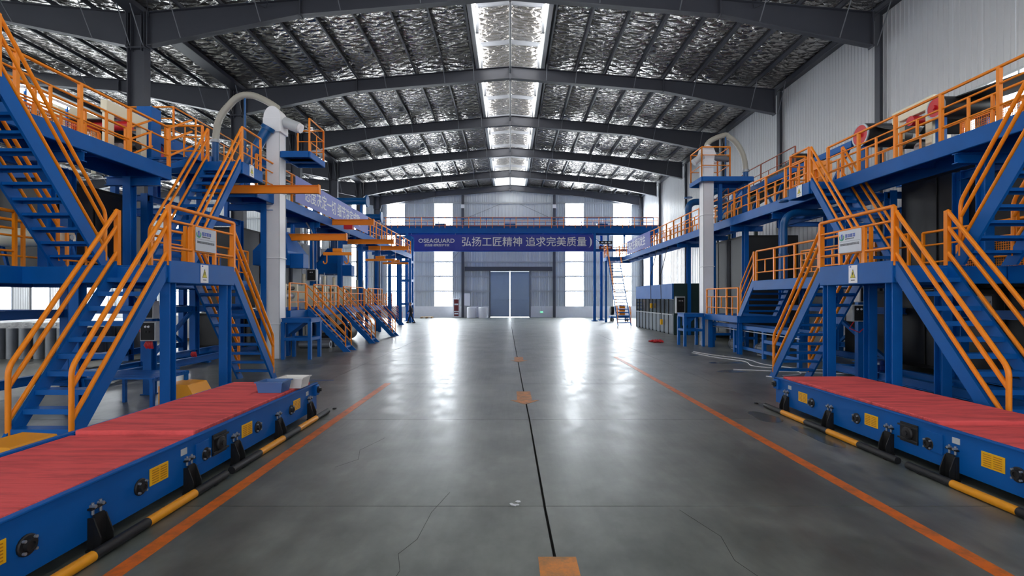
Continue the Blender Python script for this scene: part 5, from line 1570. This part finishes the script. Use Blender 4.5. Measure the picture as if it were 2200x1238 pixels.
# ------------------------------------------------------------------ floor pieces behind the loading tables
def wedge_cover(x, y, label, w=.62, d=.5, h=.34):
    root = thing('drive_cover', label, 'machine cover', (x, y, 0), 'amber drive covers')
    MB().prism([(x - w / 2, y - d / 2, 0), (x + w / 2, y - d / 2, 0), (x + w / 2, y - d / 2, h * .35), (x + w * .28, y - d / 2, h * .95), (x - w * .3, y - d / 2, h), (x - w / 2, y - d / 2, h * .9)], (0, d, 0)).build('cover', AMBER, root)
    MB().prism([(x - w * .36, y - d / 2 - .004, 0), (x - w * .06, y - d / 2 - .004, 0), (x - w * .06, y - d / 2 - .004, h * .45), (x - w * .14, y - d / 2 - .004, h * .6), (x - w * .36, y - d / 2 - .004, h * .55)], (0, .006, 0)).build('opening', SOOT, root)
    bbox(root, 'skirt', x - w / 2 - .02, x + w / 2 + .02, y - d / 2 + .02, y + d / 2 + .02, 0, .04, BLUE)
wedge_cover(-6.45, 9.85, 'amber drive cover on the floor between the landing columns, tub side', w=.72, d=.6, h=.46)
wedge_cover(-6.05, 6.05, 'amber drive cover behind the table at the left edge', w=.75, d=.6, h=.40)
sb = thing('step_bench', 'low blue slatted step bench under the stair, tub side', 'bench', (-7.2, 9.6, 0))
for k in range(12): bar(sb, 'slat', (-7.9, 9.1 + .085 * k, .64), (-6.55, 9.1 + .085 * k, .64), .03, .03, BLUE)
for x in (-7.85, -6.6):
    bar(sb, 'side_rail', (x, 9.05, .61), (x, 10.1, .61), .06, .06, BLUE)
    for y in (9.1, 10.05): bar(sb, 'leg', (x, y, 0), (x, y, .6), .06, .06, BLUE)

def puddle(x, y, rx, ry, label):
    mb = MB(); n = 40
    pts = []
    for k in range(n):
        a = 2 * math.pi * k / n; q = 1 + .18 * math.sin(2 * a + x) + .1 * math.sin(3 * a + y)
        pts.append((x + rx * q * math.cos(a), y + ry * q * math.sin(a), .0))
    mb.prism(pts, (0, 0, .002))
    tag(mb.solo('puddle', WATER, (x, y, 0)), label, 'puddle', 'oil and water stains')
WATER = pmat('dark_wet_floor', lin(80, 86, 80), 0.2, spec=0.6, var=0.3, vscale=4)
puddle(7.3, 18.3, .55, .25, 'dark wet patch on the floor near the bench frame, farthest')
puddle(7.1, 16.2, .5, .3, 'dark wet patch between bench frame and stair foot')
puddle(6.6, 14.3, .65, .25, 'dark wet patch at the foot of the stair to the landing')
puddle(7.8, 12.1, .5, .35, 'wet patch under the landing beside the floor hose')
puddle(4.75, 7.6, .22, .5, 'shallow puddle beside the striped bar of the bare table')
puddle(4.55, 8.8, .25, .35, 'shallow puddle at the far end of the striped bar')
def hose_line(pts, label, mat=PRINTW, r=.013):
    p = resample(arc_pts([(a, b, r + .002) for a, b in pts], .5, 5), 40)
    tag(MB().tube(p, r, 6).solo('floor_hose', mat, p[0]), label, 'hose', 'thin hoses on the floor')
hose_line([(7.0, 19.0), (7.3, 17.4), (7.9, 16.4), (7.4, 15.2), (8.4, 14.6), (8.1, 13.6), (7.4, 13.4)], 'thin white hose looping on the floor past the stair foot')
hose_line([(7.2, 19.4), (7.5, 18.2), (8.2, 17.0), (8.0, 15.6), (8.8, 14.5), (9.4, 14.4)], 'thin white hose on the floor in front of the bench frame')
hose_line([(6.6, 14.6), (7.4, 14.3), (8.6, 13.9), (9.6, 13.7)], 'thin white hose lying straight behind the stair foot')
hose_line([(6.9, 13.3), (7.3, 12.9), (8.0, 12.5), (8.8, 12.3), (9.3, 12.5)], 'thin white hose leading to the upright blue motor')
# red rags and tools
mb = MB()
for k in range(9):
    a = 7.0 + random.uniform(-.35, .35); b = 23.6 + random.uniform(-.25, .25); h = random.uniform(.04, .12)
    mb.tube([(a - .15, b, .03), (a, b + .05, h), (a + .15, b - .03, .03)], .04, 7)
tag(mb.solo('red_hose_heap', REDP, (7.0, 23.6, 0)), 'crumpled red hose on the floor beside the blue table stand', 'hose')
# rolls and scrap under the press deck
for k, (y, m, lab) in enumerate(((20.9, GALV, 'shiny pipe roll lying under the press deck, nearest'), (21.5, ROLLG, 'grey pipe roll lying under the press deck, middle'), (22.1, BLACK, 'black pipe roll lying under the press deck, by the second cross stair'))):
    r = .16 + .03 * k
    o = MB().lathe([(r * .6, 0), (r, 0), (r, 1.3), (r * .6, 1.3), (r * .6, 0)], 18, ((-8.9, y, r), (1, 0, 0)))
    tag(o.solo('pipe_roll', m, (-8.3, y, 0)), lab, 'pipe', 'pipe rolls under the press deck')
tag(MB().lathe([(0, 0), (.42, 0), (.42, .9), (0, .9)], 24, ((-8.3, 24.6, .43), (0, 1, 0))).solo('black_roll', BLACK, (-8.3, 25, 0)), 'big black roll under the deck behind the second cross stair', 'roll')

# ------------------------------------------------------------------ objects at the end wall
fc = thing('fire_cabinet', 'white framed fire cabinet with dark red doors at the end wall', 'fire cabinet', (-5.75, 52.9, 0))
bbox(fc, 'case', -6.1, -5.4, 52.75, 53.1, .08, 2.05, WHITE)
bbox(fc, 'door', -6.0, -5.5, 52.73, 52.75, .72, 1.95, DRED); bbox(fc, 'door', -6.0, -5.5, 52.73, 52.75, .16, .62, DRED)
for z in (1.35, .36): bbox(fc, 'door_label', -5.95, -5.55, 52.72, 52.73, z, z + .16, PRINTW)
for k, x in enumerate((-4.05, -2.85)):
    o = MB().lathe([(0, 0), (.48, 0), (.5, .04), (.5, 1.1), (.46, 1.14), (.2, 1.14), (.2, 1.1), (0, 1.1)], 28, ((x, 51.9, 0), (0, 0, 1)))
    tag(o.solo('material_roll', WHITE, (x, 51.9, 0)), ('upright white roll beside the fire cabinet', 'upright white roll next to the door leaf')[k], 'roll', 'white rolls at the door')
pt = thing('pallet', 'small wooden pallet on the floor by the end wall', 'pallet', (-8.7, 51.6, 0))
for k in range(5): bbox(pt, 'deck_board', -9.3, -8.1, 51.0 + .25 * k, 51.17 + .25 * k, .12, .145, WOOD)
for x in (-9.25, -8.7, -8.15): bbox(pt, 'runner', x - .05, x + .05, 51.0, 52.2, 0, .12, WOOD)
ex = thing('exit_sign', 'small green lit exit sign on the white dado right of the door', 'sign', (3.4, 53.4, .55))
bbox(ex, 'case', 3.25, 3.55, 53.42, 53.47, .52, .65, GREENL)
bar(ex, 'cable', (3.4, 53.45, .65), (3.4, 53.45, 1.2), .02, .02, LGREY)
nb = thing('notice_board', 'pale sheet leaning against the end wall column beside the fire cabinet', 'board', (-4.65, 52.6, .0))
bbox(nb, 'sheet', -4.9, -4.3, 52.78, 52.82, 1.3, 2.6, SIGNW); bar(nb, 'stand_leg', (-4.6, 52.8, 0), (-4.6, 52.8, 1.3), .05, .05, LGREY)

# machine behind the ladder stair and a red tool trolley at the far side
um = thing('utility_cart', 'dark cart with cables and orange panel behind the far narrow stair', 'cart', (9.6, 44.2, 0))
bbox(um, 'bed', 8.9, 10.6, 43.6, 44.6, .35, .5, BLUE); bbox(um, 'orange_panel', 9.75, 10.25, 44.0, 44.2, .5, 1.5, ORANGE)
for x in (9.1, 10.4):
    for y in (43.7, 44.5): tube(um, 'wheel', (x - .06, y, .17), (x + .06, y, .17), .17, BLACK, 14)
tube(um, 'cable_reel', (8.95, 44.0, 1.0), (9.2, 44.0, 1.0), .4, SOOT, 16)

# ------------------------------------------------------------------ stored rolls in the neighbouring nave
def roll_mesh():
    mb = MB().lathe([(0, 0), (.19, 0), (.19, 1.06), (.15, 1.08), (.06, 1.08), (.06, .95), (0, .95)], 14)
    return mb.mesh('membrane_roll', ROLLG)
rm = roll_mesh()
cnt = 0
for iy in range(9):
    for ix in range(17):
        if cnt >= 150: break
        x = -15.2 - .44 * ix + .03 * random.uniform(-1, 1); y = 17.3 + .46 * iy + .03 * random.uniform(-1, 1)
        if 18.6 < y < 19.5 and x > -15.1: continue
        o = add('membrane_roll', rm, None, Matrix.Translation((x, y, 0)))
        tag(o, 'grey upright membrane roll in the packed store behind the left stair', 'roll', 'upright rolls in the neighbouring nave'); cnt += 1
for (x0, y0, nx, ny) in ((-22.0, 29.0, 6, 3), (-17.5, 31.0, 5, 3)):
    for iy in range(ny):
        for ix in range(nx):
            o = add('membrane_roll', rm, None, Matrix.Translation((x0 + .45 * ix, y0 + .5 * iy, 0)))
            tag(o, 'grey upright membrane roll in the packed store behind the left stair', 'roll', 'upright rolls in the neighbouring nave')

# ------------------------------------------------------------------ walking person
def person(x, y, H, label):
    # skeleton in metres for a 1.72 m figure, walking toward -X
    J = {'pelvis': (0, 0, .95, .135), 'waist': (-.01, 0, 1.1, .135), 'chest': (-.03, 0, 1.3, .155), 'neck0': (-.04, 0, 1.45, .075), 'neck': (-.055, 0, 1.5, .058), 'head0': (-.07, 0, 1.58, .082), 'head': (-.065, 0, 1.65, .09), 'crown': (-.06, 0, 1.70, .06)}
    E = [('pelvis', 'waist'), ('waist', 'chest'), ('chest', 'neck0'), ('neck0', 'neck'), ('neck', 'head0'), ('head0', 'head'), ('head', 'crown')]
    for s, nm in ((-1, 'a'), (1, 'b')):
        sw = .26 * s
        J.update({nm + 'hip': (0, .09 * s, .9, .1), nm + 'knee': (-sw * .55 - .02, .1 * s, .5, .065), nm + 'ankle': (-sw * 1.05 + .05 * (s < 0), .1 * s, .1, .042), nm + 'toe': (-sw * 1.05 - .14 + .05 * (s < 0), .1 * s, .045, .035)})
        E += [('pelvis', nm + 'hip'), (nm + 'hip', nm + 'knee'), (nm + 'knee', nm + 'ankle'), (nm + 'ankle', nm + 'toe')]
        J.update({nm + 'sh': (-.03, .19 * s, 1.38, .065), nm + 'el': (.03 + sw * .35, .24 * s, 1.12, .05), nm + 'wr': (-.06 + sw * .6, .23 * s, .9, .032), nm + 'pl': (-.08 + sw * .65, .225 * s, .84, .035)})
        E += [('chest', nm + 'sh'), (nm + 'sh', nm + 'el'), (nm + 'el', nm + 'wr'), (nm + 'wr', nm + 'pl')]
        for k in range(4):
            f = nm + 'f%d' % k
            J[f] = (-.085 + sw * .68 - .012 * k + .02, .225 * s, .775 + .006 * abs(k - 1), .0095)
            E.append((nm + 'pl', f))
        J[nm + 'th'] = (-.125 + sw * .65, .215 * s, .815, .010); E.append((nm + 'pl', nm + 'th'))
    names = list(J)
    me = bpy.data.meshes.new('body')
    me.from_pydata([J[n][:3] for n in names], [(names.index(a), names.index(b)) for a, b in E], [])
    ob = bpy.data.objects.new('body_source', me); COL.objects.link(ob)
    sk = ob.modifiers.new('skin', 'SKIN')
    for i, n in enumerate(names):
        me.skin_vertices[0].data[i].radius = (J[n][3], J[n][3] * (1.15 if n in ('chest', 'waist', 'pelvis') else 1))
        me.skin_vertices[0].data[i].use_root = (n == 'pelvis')
    ss = ob.modifiers.new('sub', 'SUBSURF'); ss.levels = 2; ss.render_levels = 2
    dg = bpy.context.evaluated_depsgraph_get()
    bm_ = bpy.data.meshes.new_from_object(ob.evaluated_get(dg))
    bpy.data.objects.remove(ob)
    bm_.name = 'body'
    bm_.materials.clear()
    for m in (CLOTHN, CLOTHK, SKIN): bm_.materials.append(m)
    for p in bm_.polygons:
        z = p.center.z
        p.use_smooth = True
        hand = z < .91 and abs(p.center.y) > .17
        p.material_index = 2 if (z > 1.475 or hand) else (0 if z > .88 else 1)
    k = H / 1.74
    root = thing('person', label, 'person', (x, y, 0))
    add('body', bm_, root, Matrix.Translation((x, y, 0)) @ Matrix.Diagonal((k, k, k, 1)))
    mb = MB(); n = 14
    cap = []
    for i in range(5):
        a = i / 4 * 1.75
        cap.append((math.sin(a) * .108, .118 * math.cos(a)))
    mb.lathe(cap, n, ((x - .045 * k, y, (1.635) * k), (.35, 0, 1)))
    mb.build('hair', HAIRM, root)
    mb = MB().tube([(x - .155 * k, y, 1.62 * k), (x - .185 * k, y, 1.59 * k), (x - .15 * k, y, 1.575 * k)], .016, 6)
    mb.build('nose', SKIN, root)
    for s in (-1, 1):
        MB().lathe([(0, .0), (.012, .006), (.012, -.004)], 8, ((x - .145 * k, y + s * .032, 1.625 * k), (-1, 0, 0))).build('eye', PRINTK, root)
        MB().tube([(x - .06 * k, y + s * .088, 1.64 * k), (x - .05 * k, y + s * .1, 1.61 * k), (x - .06 * k, y + s * .088, 1.585 * k)], .014, 6).build('ear', SKIN, root)
        sx = (-.26 * s * 1.05 + .05 * (s < 0)) * k
        mb = MB(); xx = x - .0 + sx
        mb.prism([(xx + .06, y + .1 * s - .045, 0), (xx - .19, y + .1 * s - .045, 0), (xx - .2, y + .1 * s - .045, .05), (xx - .1, y + .1 * s - .045, .09), (xx + .06, y + .1 * s - .045, .11)], (0, .09, 0))
        mb.build('shoe', PRINTK, root)
    MB().box(x - .168 * k, x - .152 * k, y - .022, y + .022, 1.55 * k, 1.557 * k).build('mouth', DRED, root)
person(-8.32, 41.4, 1.74, 'person in dark jacket and black trousers walking past the blue tower frame')

# ------------------------------------------------------------------ small machine details
tl2 = thing('tube_lamp', 'bright fluorescent tube lamp glowing above the upper left walkway', 'lamp', (-11.5, 12.2, 7.05))
bbox(tl2, 'housing', -11.56, -11.44, 11.6, 12.9, 7.08, 7.14, WHITE)
tube(tl2, 'tube', (-11.5, 11.65, 7.05), (-11.5, 12.85, 7.05), .02, TUBELIGHT, 10)
for y in (11.7, 12.8): bar(tl2, 'stand', (-11.5, y, 5.66), (-11.5, y, 7.1), .04, .04, BLUE)
fr_ = thing('fabric_roll', 'cream material roll on a blue cradle on the lower tub side deck', 'roll', (-10.9, 11.6, DZ))
tube(fr_, 'roll', (-11.9, 11.6, 3.55), (-10.4, 11.6, 3.55), .22, CREAM, 20)
tube(fr_, 'core', (-12.0, 11.6, 3.55), (-10.3, 11.6, 3.55), .06, GALV, 12)
for x in (-11.98, -10.34):
    bar(fr_, 'cradle_leg', (x, 11.4, DZ), (x, 11.6, 3.5), .06, .06, BLUE)
    bar(fr_, 'cradle_leg', (x, 11.8, DZ), (x, 11.6, 3.5), .06, .06, BLUE)
cd = thing('cable_conduit', 'galvanised conduit dropping to the control box between the cream presses', 'conduit', (-8.5, 21.32, 3.35))
pipe(cd, 'tube', arc_pts([(-8.5, 21.3, 3.3), (-8.5, 21.3, 4.9), (-8.8, 21.3, 5.38)], .3, 5), .035, GALV, 8)
# white sacks and stacked goods seen through the tub side frames
for k, (x, y, w) in enumerate(((-15.6, 24.6, .7), (-16.8, 25.2, .8), (-18.0, 24.8, .75))):
    st = thing('wrapped_stack', 'white wrapped goods on a pallet in the neighbouring nave, ' + ('closest to the column', 'middle one', 'farthest from the column')[k], 'pallet goods', (x, y, 0), 'wrapped pallet goods')
    bbox(st, 'pallet', x - w / 2, x + w / 2, y - w / 2, y + w / 2, 0, .14, WOOD)
    bbox(st, 'goods', x - w * .46, x + w * .46, y - w * .46, y + w * .46, .14, 1.15 + .1 * k, TUBW)
# red rags
for (x, y, z, lab) in ((-7.8, 10.66, 1.03, 'red rag hanging below the tub side control box'), (-10.0, 15.6, .262, 'red rag lying on the floor rail, tub side')):
    mb = MB()
    for k in range(5):
        mb.tube([(x + .03 * k - .06, y, z + .16), (x + .035 * k - .08, y - .01, z + .08), (x + .03 * k - .05, y + .01, z + .02 * (k % 2))], [.012, .028, .02], 7)
    tag(mb.solo('rag', REDP, (x, y, z)), lab, 'rag', 'red rags')
